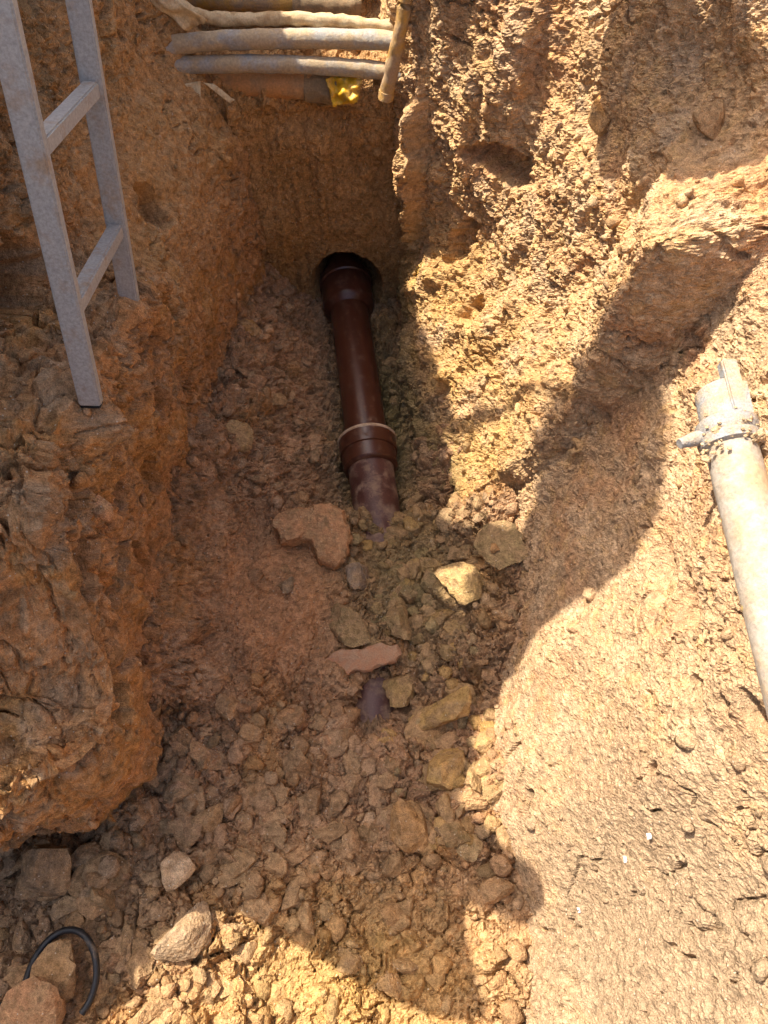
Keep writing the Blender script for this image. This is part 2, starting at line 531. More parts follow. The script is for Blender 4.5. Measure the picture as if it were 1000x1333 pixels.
    D += 0.07 * blob(p, (-0.62, 0.97, 1.09), (0.12, 0.08, 0.08))      # the clod under the nearer ladder foot
    P = (p + N.reshape(-1, 3) * D[:, None]).reshape(P.shape)
    n = fbm(p, 0.20, 3); n2 = fbm(p, 0.09, 3, off=7)
    C = np.tile(RED * 0.6 + ORANGE * 0.4, (len(p), 1))
    C = mixc(C, ORANGE, sstep(-0.1, 0.45, n) * 0.65)
    C = mixc(C, GREY * 1.05, sstep(0.0, 0.5, n2) * 0.65 * rough)
    C = mixc(C, UMBER, sstep(0.25, 0.7, -n2) * 0.6 * rough)
    C = mixc(C, RED, 0.8 * blob(p, (-0.65, 0.75, 0.3), (0.3, 0.35, 0.3)))
    n4 = fbm(p, 0.05, 3, off=3)
    C = mixc(C, GREY * 0.85, sstep(0.1, 0.6, n4) * 0.5)
    C = mixc(C, UMBER * 0.55, sstep(0.35, 0.75, fbm(p, 0.07, 3, off=23)) * 0.75 * (0.4 + 0.6 * rough))
    C = mixc(C, PALE * 0.9, sstep(0.2, 0.6, -n4) * 0.35)
    C = mixc(C, TAN * 0.9 + YELLOW * 0.1, 0.5 * far * sstep(0.4, 0.9, z))
    C = mixc(C, UMBER, 0.6 * sstep(1.1, 1.4, z) * sstep(2.2, 1.7, y))
    C = mixc(C, OLIVE * 0.55, 0.85 * sstep(0.62, 0.25, z) * sstep(0.6, 0.35, y))  # olive clay, darkened to paint in the shade of the undercut
    GRID['left'] = (P, C)
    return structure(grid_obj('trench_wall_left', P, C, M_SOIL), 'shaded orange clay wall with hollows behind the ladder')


# ------------------------------------------------------------------ right wall
def right_x(y, z):
    yk = [-2.0, -0.15, 0.08, 0.30, 0.55, 0.85, 1.10]
    near_foot = np.interp(y, yk, [0.40, 0.30, 0.33, 0.27, 0.27, 0.31, 0.36])
    near = near_foot + 0.40 * np.clip(z - 0.1, -0.3, 3) - 0.06 * sstep(0.9, 1.3, z)
    far = np.interp(y, [1.2, 1.3, 1.6, 1.9, 2.2, 2.42, 2.7, 4.5], [0.48, 0.465, 0.38, 0.28, 0.165, 0.09, 0.05, -0.1])
    far = far + np.interp(y, [1.3, 1.6, 2.05, 2.28, 2.42], [0.06, 0.20, 0.20, 0.03, -0.05]) * z + 0.12 * sstep(1.25, 1.7, z)
    far = far - 0.20 * sstep(0.75, 0.05, z) * sstep(2.40, 1.95, y)
    # above z 1.35 the step fades out into the bank
    t = sstep(1.315, 1.265, y + 0.05 * (z - 0.7))
    st = t * (1 - 0.0 * z)
    top = sstep(1.28, 1.42, z)
    farT = far * (1 - top * sstep(1.9, 1.4, y)) + (near + 0.02) * top * sstep(1.9, 1.4, y)
    return farT * (1 - st) + near * st


def build_right():
    ys = spaced([4.4, 3.0, 2.55, 1.42, 1.18, -0.30, -1.8], [10, 24, 250, 140, 380, 24])
    zs = spaced([-0.15, 0.02, 1.62, BANK], [8, 430, 12])
    extra = np.array([0.03, 0.08, 0.2, 0.5, 1.0, 1.8, 3.0])
    Yg, Zg = np.meshgrid(ys, zs, indexing='ij')
    X = right_x(Yg, Zg)
    P = np.stack([X, Yg, Zg], -1)
    rim = P[:, -1:, :]
    ex = np.concatenate([rim + np.array([e, 0, 0.012 * min(1, e * 4)]) for e in extra], 1)
    P = np.concatenate([P, ex], 1)
    N = normals(P, -1)
    s = np.sign((N * np.array([-1, 0, 0.5])).sum(2))
    N *= s[..., None]
    p = P.reshape(-1, 3)
    uv = np.stack([p[:, 1], p[:, 2] + 0.6 * p[:, 0]], 1)
    uvw = uv + 0.018 * np.stack([perlin(p / 0.045), perlin(p / 0.045 + 30)], 1)
    y, z = p[:, 1], p[:, 2]
    far = sstep(1.2, 1.4, y)
    smooth = np.clip(1.1 * blob(p, (0.5, 0.35, 0.5), (0.5, 0.45, 0.6)) * (1 - far), 0, 1)
    rough = (1 - 0.8 * smooth) * (far + (1 - far) * (0.3 + 0.7 * sstep(-0.15, 0.4, fbm(p, 0.22, 2, off=31))))
    rough = rough * (1 - 0.4 * far * sstep(0.85, 1.15, z))
    D = 0.032 * fbm(p, 0.40, 2) + 0.016 * fbm(p, 0.14, 3) * (0.3 + 0.7 * rough)
    # spade ribs that run down the far face
    ps = p * np.array([1, 1, 0.22])
    rib = fbm(ps, 0.13, 2, off=2)
    D += far * sstep(1.35, 1.6, y) * 0.016 * (sstep(-0.1, 0.45, rib) - 0.5)
    lum = lumps(uvw, 0.16, 0.5, 0.18, 41) * rough
    lum = np.maximum(lum, lumps(uvw, 0.06, 0.4, 0.55, 42) * rough * sstep(-0.3, 0.3, fbm(p, 0.2, 2, off=17)))
    D += lum * 0.8 + (lumps(uvw, 0.028, 0.4, 0.5, 43) + facets(uvw, 0.07, 69) * 0.28 + facets(uvw, 0.022, 70) * 0.42 * sstep(-0.5, 0.3, fbm(p, 0.15, 2, off=14))) * rough * (0.45 + 0.55 * far)
    D += (0.4 * lumps(uvw, 0.014, 0.5, 0.7, 44) + facets(uvw, 0.011, 71) * (0.12 + 0.20 * far)) * (0.3 + 0.7 * rough) + 0.0045 * fbm(p, 0.014, 3) * (0.6 + rough) + rng.normal(0, 0.0007, len(p))
    # pits on the pressed clay
    D -= 0.022 * sstep(0.42, 0.62, fbm(uvw @ np.array([[1, 0, 0], [0, 1.6, 0]]), 0.045, 2, off=6)) * (1 - far) * sstep(-0.25, 0.3, fbm(p, 0.25, 2, off=8))
    cr = fbm(p, 0.17, 3, off=9)
    D -= 0.030 * sstep(0.045, 0.0, np.abs(cr - 0.1)) * sstep(0.0, 0.4, fbm(p, 0.3, 2, off=12))
    for c, r, a in (((0.25, 2.0, 0.95), (0.3, 0.10, 0.12), 0.07), ((0.33, 1.8, 1.2), (0.3, 0.14, 0.07), 0.08),
                    ((0.60, 0.72, 0.86), (0.3, 0.10, 0.03), 0.05), ((0.50, 0.62, 0.95), (0.4, 0.05, 0.03), 0.05)):
        D -= a * blob(p, c, r)
    for c, r, a in (((0.33, 2.09, 0.90), (0.3, 0.12, 0.055), 0.08), ((0.28, 2.13, 0.58), (0.3, 0.045, 0.11), 0.06), ((0.32, 1.92, 0.47), (0.3, 0.05, 0.06), 0.05),
                    ((0.592, 0.436, 0.96), (0.3, 0.035, 0.022), 0.05), ((0.63, 0.36, 1.09), (0.3, 0.045, 0.025), 0.06), ((0.55, 0.354, 0.866), (0.3, 0.02, 0.018), 0.03),
                    ((0.54, 0.328, 0.794), (0.3, 0.016, 0.022), 0.03), ((0.61, 0.39, 1.03), (0.3, 0.02, 0.015), 0.04), ((0.54, 0.52, 0.79), (0.3, 0.03, 0.012), 0.02)):
        wob = 1 + 0.6 * fbm(p, 0.04, 2, off=a * 70)
        D -= a * sstep(0.28, 0.65, blob(p, c, r) * wob)
    # a rib of clay at the corner with the end face, and a yellow lump below it
    D += 0.075 * sstep(0.2, 0.7, blob(p, (0.06, 2.335, 0.68), (0.25, 0.040, 0.36)) * (1 + 0.4 * fbm(p, 0.06, 2, off=5))) + 0.04 * blob(p, (0.14, 2.2, 0.3), (0.2, 0.07, 0.1))
    P = (p + N.reshape(-1, 3) * D[:, None]).reshape(P.shape)
    n = fbm(p, 0.22, 3); n2 = fbm(p, 0.10, 3, off=7)
    C = np.tile(BEIGE, (len(p), 1))
    C = mixc(C, TAN * 1.12, far * 0.75)  # sunlit brightness of the far face painted into the clay colour
    C = mixc(C, RED, sstep(0.0, 0.5, n) * 0.5)
    C = mixc(C, PALE, sstep(0.05, 0.5, n2) * 0.6)
    n4 = fbm(p, 0.045, 3, off=3)
    C = mixc(C, GREY * 1.1, sstep(0.1, 0.6, n4) * 0.5)
    C = mixc(C, YELLOW * 0.3 + TAN * 0.7, sstep(0.15, 0.6, -n4) * 0.35)
    C = mixc(C, YELLOW * 0.45 + TAN * 0.55, 0.6 * far * sstep(0.9, 0.3, z) * sstep(-0.4, 0.3, n))
    C = mixc(C, YELLOW, 0.9 * blob(p, (0.13, 2.22, 0.30), (0.2, 0.05, 0.12)) * sstep(-0.3, 0.2, n2))
    C = mixc(C, GREY * 1.05, 0.95 * np.clip(1.3 * blob(p, (0.62, 0.05, 0.6), (0.5, 0.45, 0.7)), 0, 1) * sstep(-0.7, 0.1, n))
    C = mixc(C, OLIVE * 0.8, 0.8 * sstep(0.25, 0.0, z) * far)
    GRID['right'] = (P, C)
    return structure(grid_obj('trench_wall_right', P, C, M_SOIL), 'sunlit tan clay wall and slope on the right of the trench')


build_floor()
build_end()
build_left()
build_right()


# ------------------------------------------------------------------ ground, and unseen earth added on the banks to throw the shadows
def build_ground():
    v, f = [], []
    R = 150.0
    rects = [(-R, 4.3, R, R), (-R, -R, R, -1.7), (-R, -1.7, -3.2, 4.3), (3.4, -1.7, R, 4.3)]
    for x0, y0, x1, y1 in rects:
        k = len(v)
        v += [(x0, y0, BANK - 0.02), (x1, y0, BANK - 0.02), (x1, y1, BANK - 0.02), (x0, y1, BANK - 0.02)]
        f.append((k, k + 1, k + 2, k + 3))
    m = soil_material('ground_soil', use_attr=False, base=(0.40, 0.26, 0.14))
    o = obj_from('ground', v, f, m, smooth=False)
    o['kind'] = 'structure'


build_ground()

# outline of the added shadow caster as the sun sees it: place across the sun's path, height square to its rays
SKY_S = [-0.42, -0.3, -0.22, -0.14, -0.1, -0.06, -0.04, -0.02, 0.02, 0.06, 0.1, 0.14, 0.18, 0.22, 0.25, 0.3, 0.34, 0.37, 0.4, 0.46, 0.54, 0.58, 0.62, 0.66, 0.7, 0.74, 0.78, 0.82, 0.86, 0.9, 0.94, 0.98, 1.02, 1.06, 1.1, 1.18, 1.24, 1.30, 1.36, 1.41, 1.44, 1.47, 1.5, 1.54, 1.58, 1.62, 1.66, 1.7, 1.74, 1.78, 1.82, 1.9, 2.0, 2.4]
SKY_Q = [-0.14, -0.2, -0.18, -0.14, -0.12, -0.05, 0.12, 0.28, 0.34, 0.3, 0.26, 0.22, 0.2, 0.22, 0.3, 0.38, 0.36, 0.18, 0.09, 0.08, 0.06, 0.04, 0.02, 0.04, 0.04, 0.06, 0.1, 0.14, 0.16, 0.2, 0.28, 0.34, 0.44, 0.46, 0.48, 0.48, 0.47, 0.45, 0.42, 0.36, 0.0, -0.46, -0.48, -0.52, -0.55, -0.57, -0.6, -0.63, -0.67, -0.71, -0.76, -0.8, -0.85, -0.95]


def build_shadow_casters():
    """unseen shadow casters added on the banks; the left one is a ridge with tall piles"""
    ca, sa, ce, se = math.cos(SUN_AZ), math.sin(SUN_AZ), math.cos(SUN_EL), math.sin(SUN_EL)
    xr = -0.92
    ys = np.linspace(0.52, 3.9, 320)
    s_ = xr * ca + ys * sa
    h_ = -xr * sa + ys * ca
    zr = (np.interp(s_, SKY_S, SKY_Q) + se * h_) / ce
    ws = np.linspace(-1, 1, 60)
    Y, W = np.meshgrid(ys, ws, indexing='ij')
    ZR = np.repeat(zr[:, None], 60, 1)
    hgt = np.maximum(ZR - BANK, 0.03) * np.clip((Y - 0.50) / 0.06, 0.02, 1)
    half = 0.10 + 0.08 * hgt
    X = xr + W * half * np.where(W > 0, 0.7, 1.6)
    prof = (1 - np.abs(W) ** 2.2)
    base = BANK - 0.06 - 0.7 * sstep(1.0, 0.7, Y)
    Z = base + (BANK + hgt - base) * prof
    P = np.stack([X, Y, Z], -1)
    p = P.reshape(-1, 3)
    N = normals(P)
    N *= np.sign(N[..., 2:3] + 1e-6)
    D = 0.02 * fbm(p, 0.15, 3) + facets(p[:, 1:3], 0.06, 80) * 0.5 + facets(p[:, 1:3], 0.025, 81) * 0.6
    P = (p + N.reshape(-1, 3) * D[:, None]).reshape(P.shape)
    C = np.tile(TAN * 0.9, (len(p), 1))
    o = grid_obj('shadow_caster', P, C, M_SOIL)  # unseen ridge, shaped only to cast the shadows in the trench
    # hole cut in the caster to let a spot of sun through
    bm = bmesh.new(); bm.from_mesh(o.data)
    kill = []
    for fc in bm.faces:
        c = fc.calc_center_median()
        ss = c.x * ca + c.y * sa
        qq = c.z * ce - (-c.x * sa + c.y * ca) * se
        a = math.atan2(qq + 0.19, ss - 0.965)
        if ((ss - 0.965) / 0.060) ** 2 + ((qq + 0.19) / 0.075) ** 2 < 1 + 0.25 * math.sin(3 * a + 1):
            kill.append(fc)
        # and a cut below its tall part lets sun reach the wall toe
        elif 1.165 < ss < 1.47 and -0.38 - 0.45 * (ss - 1.17) < qq < -0.07 + 0.45 * (ss - 1.17):
            kill.append(fc)
    bmesh.ops.delete(bm, geom=kill, context='FACES')
    bm.to_mesh(o.data); bm.free()
    o['kind'] = 'structure'
    # second unseen caster, added over the right edge to shade the upper wall
    n, m = 90, 46
    ang = np.linspace(0, 2 * math.pi, n)
    lat = np.linspace(-math.pi / 2, math.pi / 2, m)
    A, B = np.meshgrid(ang, lat, indexing='ij')
    ctr = np.array([0.40, 1.87, 1.87])
    ea = np.cos(A) * np.cos(B) * 0.155; eb = np.sin(A) * np.cos(B) * 0.29
    P = np.stack([ctr[0] + 0.89 * ea + 0.45 * eb, ctr[1] + 0.45 * ea - 0.89 * eb, ctr[2] + 0.09 * np.sin(B)], -1)
    p = P.reshape(-1, 3)
    N = p - ctr; N /= np.linalg.norm(N, axis=1, keepdims=True)
    D = 0.09 * fbm(p, 0.13, 3) + 0.03 * fbm(p, 0.04, 2)
    P = (p + N * D[:, None]).reshape(P.shape)
    o = grid_obj('shadow_caster', P, np.tile(TAN * 0.9, (len(p), 1)), M_SOIL)
    o['kind'] = 'structure'


build_shadow_casters()

# ------------------------------------------------------------------ tools for the things
def empty(name, loc=(0, 0, 0)):
    o = bpy.data.objects.new(name, None)
    o.empty_display_size = 0.05
    o.location = loc
    COL.objects.link(o)
    return o


def tag(o, label, cat, group=None, kind=None):
    o['label'] = label
    o['category'] = cat
    if group: o['group'] = group
    if kind: o['kind'] = kind
    return o


def child(o, parent):
    """keep world place, hang under parent (parents here are never rotated)"""
    o.parent = parent
    o.matrix_parent_inverse = Matrix.Translation(parent.location).inverted()
    return o


def tube(name, pts, rad, mat, seg=28, noise=0.0, nsize=0.06, cap=True, parent=None, sub=6):
    """a swept round tube; rad is a number or one radius per point"""
    pts = [Vector(q) for q in pts]
    rads = list(rad) if hasattr(rad, '__len__') else [rad] * len(pts)
    # resample
    P, R = [], []
    for i in range(len(pts) - 1):
        p0 = pts[max(i - 1, 0)]; p1 = pts[i]; p2 = pts[i + 1]; p3 = pts[min(i + 2, len(pts) - 1)]
        for k in range(sub):
            t = k / sub
            if len(pts) > 2 and sub > 1:
                q = 0.5 * ((2 * p1) + (p2 - p0) * t + (2 * p0 - 5 * p1 + 4 * p2 - p3) * t * t + (3 * p1 - p0 - 3 * p2 + p3) * t ** 3)
            else:
                q = p1.lerp(p2, t)
            P.append(q); R.append(rads[i] + (rads[i + 1] - rads[i]) * t)
    P.append(pts[-1]); R.append(rads[-1])
    up = Vector((0.13, 0.2, 1)).normalized()
    verts = []
    for i, q in enumerate(P):
        d = (P[min(i + 1, len(P) - 1)] - P[max(i - 1, 0)]).normalized()
        a = d.cross(up)
        if a.length < 0.05: a = d.cross(Vector((1, 0, 0)))
        a.normalize(); b = a.cross(d)
        for k in range(seg):
            w = 2 * math.pi * k / seg
            verts.append(q + (a * math.cos(w) + b * math.sin(w)) * R[i])
    verts = np.array([tuple(v) for v in verts])
    if noise:
        c = np.repeat(np.array([tuple(q) for q in P]), seg, 0)
        n = verts - c; n /= np.linalg.norm(n, axis=1, keepdims=True) + 1e-9
        verts = verts + n * (noise * fbm(verts, nsize, 3))[:, None]
    faces = []
    for i in range(len(P) - 1):
        for k in range(seg):
            k2 = (k + 1) % seg
            faces.append((i * seg + k, i * seg + k2, (i + 1) * seg + k2, (i + 1) * seg + k))
    if cap:
        faces.append(tuple(range(seg - 1, -1, -1)))
        faces.append(tuple((len(P) - 1) * seg + k for k in range(seg)))
    o = obj_from(name, verts, faces, mat)
    o.data.set_sharp_from_angle(angle=math.radians(50))
    if parent: child(o, parent)
    return o


def lathe(name, base, axis, prof, mat, seg=48, parent=None, closed=True):
    """profile of (distance along axis, radius) turned about the axis; closed joins last ring to first"""
    base = Vector(base); d = Vector(axis).normalized()
    a = d.cross(Vector((0, 0, 1))).normalized(); b = a.cross(d)
    v, f = [], []
    for t, r in prof:
        for k in range(seg):
            w = 2 * math.pi * k / seg
            v.append(base + d * t + (a * math.cos(w) + b * math.sin(w)) * r)
    n = len(prof)
    for i in range(n if closed else n - 1):
        j = (i + 1) % n
        for k in range(seg):
            k2 = (k + 1) % seg
            f.append((i * seg + k, i * seg + k2, j * seg + k2, j * seg + k))
    o = obj_from(name, v, f, mat)
    o.data.set_sharp_from_angle(angle=math.radians(35))
    if parent: child(o, parent)
    return o


def beam(name, c0, c1, u, v, su, sv, mat, parent=None, bevel=0.002, nsub=1):
    """box bar from c0 to c1 with half widths su along u and sv along v, edges bevelled"""
    c0, c1, u, v = Vector(c0), Vector(c1), Vector(u).normalized(), Vector(v).normalized()
    bm = bmesh.new()
    rings = []
    for i in range(nsub + 1):
        c = c0.lerp(c1, i / nsub)
        rings.append([bm.verts.new(c + u * su * a + v * sv * b) for a, b in ((-1, -1), (1, -1), (1, 1), (-1, 1))])
    for r0, r1 in zip(rings[:-1], rings[1:]):
        for k in range(4):
            bm.faces.new((r0[k], r0[(k + 1) % 4], r1[(k + 1) % 4], r1[k]))
    bm.faces.new(rings[0][::-1]); bm.faces.new(rings[-1])
    bmesh.ops.recalc_face_normals(bm, faces=bm.faces[:])
    ed = [e for e in bm.edges if e.calc_face_angle(0) > 0.5]
    bmesh.ops.bevel(bm, geom=ed, offset=bevel, segments=2, affect='EDGES')
    me = bpy.data.meshes.new(name); bm.to_mesh(me); bm.free()
    me.materials.append(mat)
    o = bpy.data.objects.new(name, me); COL.objects.link(o)
    if parent: child(o, parent)
    return o


def coat_material(name, base, dirt, dirt_amount=0.5, rough=0.5, metal=0.0, scale=14.0, spec=0.5, bump=0.3, extra=None, extra_amount=0.7):
    """a coloured surface that is partly covered with clay"""
    m, nt, b = new_mat(name)
    L = nt.links.new
    geo = nd(nt, 'ShaderNodeNewGeometry')
    n1 = nd(nt, 'ShaderNodeTexNoise', Scale=scale, Detail=7.0, Roughness=0.65)
    n2 = nd(nt, 'ShaderNodeTexNoise', Scale=scale * 11, Detail=4.0, Roughness=0.7)
    for n in (n1, n2): L(geo.outputs['Position'], n.inputs['Vector'])
    mp = nd(nt, 'ShaderNodeMapRange')
    c = 0.5 + (0.5 - dirt_amount) * 0.5
    mp.inputs['From Min'].default_value = c - 0.07; mp.inputs['From Max'].default_value = c + 0.10
    L(n1.outputs['Fac'], mp.inputs['Value'])
    mp2 = nd(nt, 'ShaderNodeMapRange')
    mp2.inputs['From Min'].default_value = 0.3; mp2.inputs['From Max'].default_value = 0.7
    mp2.inputs['To Min'].default_value = 0.75; mp2.inputs['To Max'].default_value = 1.25
    L(n2.outputs['Fac'], mp2.inputs['Value'])
    mx = nd(nt, 'ShaderNodeMix', data_type='RGBA')
    L(mp.outputs[0], mx.inputs['Factor'])
    mx.inputs['A'].default_value = (*base, 1); mx.inputs['B'].default_value = (*dirt, 1)
    src = mx.outputs['Result']
    if extra:
        n3 = nd(nt, 'ShaderNodeTexNoise', Scale=scale * 1.4, Detail=3.0)
        ofs = nd(nt, 'ShaderNodeVectorMath', operation='ADD')
        ofs.inputs[1].default_value = (7.3, 1.1, 4.7)
        L(geo.outputs['Position'], ofs.inputs[0]); L(ofs.outputs[0], n3.inputs['Vector'])
        m3 = nd(nt, 'ShaderNodeMapRange')
        m3.inputs['From Min'].default_value = extra_amount; m3.inputs['From Max'].default_value = extra_amount + 0.03
        L(n3.outputs['Fac'], m3.inputs['Value'])
        mx3 = nd(nt, 'ShaderNodeMix', data_type='RGBA')
        L(m3.outputs[0], mx3.inputs['Factor']); L(src, mx3.inputs['A'])
        mx3.inputs['B'].default_value = (*extra, 1)
        src = mx3.outputs['Result']
    vm = nd(nt, 'ShaderNodeVectorMath', operation='SCALE')
    L(src, vm.inputs[0]); L(mp2.outputs[0], vm.inputs['Scale'])
    L(vm.outputs[0], b.inputs['Base Color'])
    rr = nd(nt, 'ShaderNodeMapRange')
    rr.inputs['To Min'].default_value = rough; rr.inputs['To Max'].default_value = 0.93
    L(mp.outputs[0], rr.inputs['Value']); L(rr.outputs[0], b.inputs['Roughness'])
    if metal:
        mm = nd(nt, 'ShaderNodeMapRange')
        mm.inputs['To Min'].default_value = metal; mm.inputs['To Max'].default_value = 0.0
        L(mp.outputs[0], mm.inputs['Value']); L(mm.outputs[0], b.inputs['Metallic'])
    b.inputs['Specular IOR Level'].default_value = spec
    ad = nd(nt, 'ShaderNodeMath', operation='ADD')
    L(mp.outputs[0], ad.inputs[0]); L(n2.outputs['Fac'], ad.inputs[1])
    bp = nd(nt, 'ShaderNodeBump', Strength=bump, Distance=0.003)
    L(ad.outputs[0], bp.inputs['Height']); L(bp.outputs[0], b.inputs['Normal'])
    return m


M_ALU = coat_material('ladder_metal', (0.385, 0.355, 0.325), (0.34, 0.24, 0.16), 0.28, rough=0.55, metal=0.25, scale=16, bump=0.15)
M_PIPE = coat_material('brown_pipe', (0.075, 0.023, 0.012), (0.15, 0.075, 0.042), 0.28, rough=0.30, scale=34, bump=0.15)
M_PIPEMUD = coat_material('muddy_pipe', (0.085, 0.030, 0.022), (0.25, 0.155, 0.10), 0.42, rough=0.42, scale=20, bump=0.4)
M_RIM = coat_material('socket_rim', (0.50, 0.36, 0.24), (0.36, 0.22, 0.12), 0.4, rough=0.7, scale=30)
M_GREYTUBE = coat_material('conduit_grey', (0.32, 0.295, 0.265), (0.43, 0.315, 0.19), 0.58, rough=0.6, scale=13, bump=0.5)
M_YTUBE = coat_material('yellow_tube', (0.46, 0.25, 0.05), (0.36, 0.235, 0.13), 0.58, rough=0.6, scale=15, bump=0.5)
M_OTUBE = coat_material('orange_tube', (0.50, 0.24, 0.085), (0.36, 0.22, 0.11), 0.40, rough=0.6, scale=13, bump=0.3)
M_OLIVECUFF = coat_material('tube_sleeve', (0.22, 0.15, 0.08), (0.32, 0.21, 0.11), 0.5, rough=0.8, scale=20, bump=0.5)
M_TAPE = coat_material('yellow_tape', (0.72, 0.40, 0.02), (0.45, 0.28, 0.12), 0.35, rough=0.45, scale=22, bump=0.3)
M_FOIL = coat_material('pale_foil', (0.56, 0.42, 0.24), (0.42, 0.27, 0.13), 0.45, rough=0.6, scale=18, bump=0.3)
M_PROP = coat_material('strut_paint', (0.345, 0.295, 0.24), (0.37, 0.26, 0.155), 0.50, rough=0.75, scale=9, bump=0.5, extra=(0.62, 0.45, 0.10), extra_amount=0.66)
M_STEEL = coat_material('strut_steel', (0.27, 0.265, 0.26), (0.38, 0.28, 0.18), 0.45, rough=0.6, scale=22, bump=0.6)
M_MUD = soil_material('caked_mud', use_attr=False, base=(0.44, 0.31, 0.18))
M_RUBBER_SHADE = coat_material('black_rubber_and_shade', (0.010, 0.010, 0.011), (0.16, 0.11, 0.07), 0.20, rough=0.5, scale=26)  # rubber of the hose, also the painted dark of hollow rail ends
M_TILE = coat_material('broken_tile', (0.42, 0.20, 0.10), (0.40, 0.24, 0.14), 0.5, rough=0.85, scale=24, bump=0.5, extra=(0.05, 0.08, 0.10), extra_amount=0.74)
M_WHITE = coat_material('white_scrap', (0.70, 0.68, 0.64), (0.4, 0.27, 0.16), 0.3, rough=0.6, scale=40)

def chunk_mesh(name, seed, sub, flat=1.0, rough=0.055, planes=10, mat=None):
    """an angular lump of clay of about unit radius"""
    r = np.random.default_rng(seed)
    bm = bmesh.new()
    bmesh.ops.create_icosphere(bm, subdivisions=sub, radius=1.0)
    D = np.array([v.co[:] for v in bm.verts])
    F = [tuple(v.index for v in f.verts) for f in bm.faces]
    bm.free()
    n = r.normal(size=(planes, 3)); n /= np.linalg.norm(n, axis=1, keepdims=True)
    c = r.uniform(0.45, 0.95, planes)
    dn = D @ n.T
    rad = np.where(dn > 0.05, c / np.maximum(dn, 0.05), 9).min(1)
    rad = np.minimum(rad, 1.25)
    V = D * rad[:, None]
    V = V + D * (rough * 1.6 * fbm(V + seed * 3.1, 0.6, 3))[:, None]
    if sub >= 3:
        V = V + D * (rough * 0.9 * fbm(V + seed * 1.7, 0.22, 3))[:, None]
    V = V * np.array([1.0, r.uniform(0.62, 0.95), r.uniform(0.45, 0.75) * flat])
    return V, F


# ------------------------------------------------------------------ brown drain pipe
def pipe_pt(y, z=0.03):
    return Vector((pipe_x(y), y, z))


def build_pipe():
    t = tag(empty('drain_pipe', pipe_pt(1.5, -0.05)), 'reddish brown drain pipe with sockets lying in the trench bottom', 'pipe')
    ax = (pipe_pt(2.4) - pipe_pt(1.4)).normalized()
    # barrel between the sockets
    tube('barrel', [pipe_pt(1.58), pipe_pt(2.0), pipe_pt(2.60)], 0.080, M_PIPE, seg=56, parent=t)
    # muddy length in front of the near socket
    tube('barrel', [pipe_pt(1.20), pipe_pt(1.40), pipe_pt(1.57)], 0.084, M_PIPEMUD, seg=56, noise=0.0025, parent=t, sub=14)
    # near socket: bell with a thickened lip that looks to the far end
    s = lathe('socket', pipe_pt(1.545), ax, [(0.0, 0.085), (0.004, 0.096), (0.010, 0.1005), (0.066, 0.1015), (0.069, 0.1075), (0.124, 0.1085), (0.128, 0.105),
                                             (0.128, 0.088), (0.05, 0.084)], M_PIPE, 64, t)
    r = lathe('socket_rim', pipe_pt(1.545), ax, [(0.1240, 0.1085), (0.1275, 0.1115), (0.1345, 0.1110), (0.1370, 0.1070), (0.1370, 0.0885), (0.1262, 0.0875)], M_RIM, 64)
    child(r, s)
    # far socket and the inlet it ends in
    s2 = lathe('socket', pipe_pt(2.33), ax, [(0.0, 0.082), (0.010, 0.092), (0.022, 0.104), (0.035, 0.107), (0.15, 0.107), (0.155, 0.113), (0.19, 0.113), (0.196, 0.107),
                                             (0.196, 0.09), (0.05, 0.083)], M_PIPE, 64, t)
    # the same pipe comes to light again in the rubble nearer the camera
    tube('barrel', [Vector((-0.06, 0.46, 0.02)), Vector((-0.035, 0.66, 0.03)), Vector((-0.02, 0.86, 0.03))], 0.084, M_PIPEMUD, seg=48, noise=0.002, parent=t, sub=14)


build_pipe()

# ------------------------------------------------------------------ ladder on the ledge of the left wall
def build_ladder():
    O = Vector((-0.5757, 1.0233, 1.3612))
    d = Vector((0.0647, 0.3039, 0.9505)).normalized()
    w = Vector((-0.0338, 0.9526, -0.3023)).normalized()
    n = Vector((0.9973, 0.0126, -0.0719)).normalized()
    W, S = 0.386, 0.28
    t = tag(empty('ladder', O - d * 0.20), 'grey metal ladder leaning at the left wall of the trench', 'ladder')
    top = 0.53
    for k in (0, 1):
        a = O + w * W * k
        r = beam('rail', a - d * 0.200, a + d * top, n, w, 0.0215, 0.0125, M_ALU, t, 0.003, 24)
        # dark cap stands in for the shade inside the hollow rail
        beam('shade_cap', a - d * 0.2005, a - d * 0.206, n, w, 0.0195, 0.0105, M_RUBBER_SHADE, t, 0.001)
    for i in range(0, 2):
        c = O + d * S * i
        beam('rung', c + w * 0.0130, c + w * (W - 0.0130), n, d, 0.0150, 0.0150, M_ALU, t, 0.003, 8)


build_ladder()

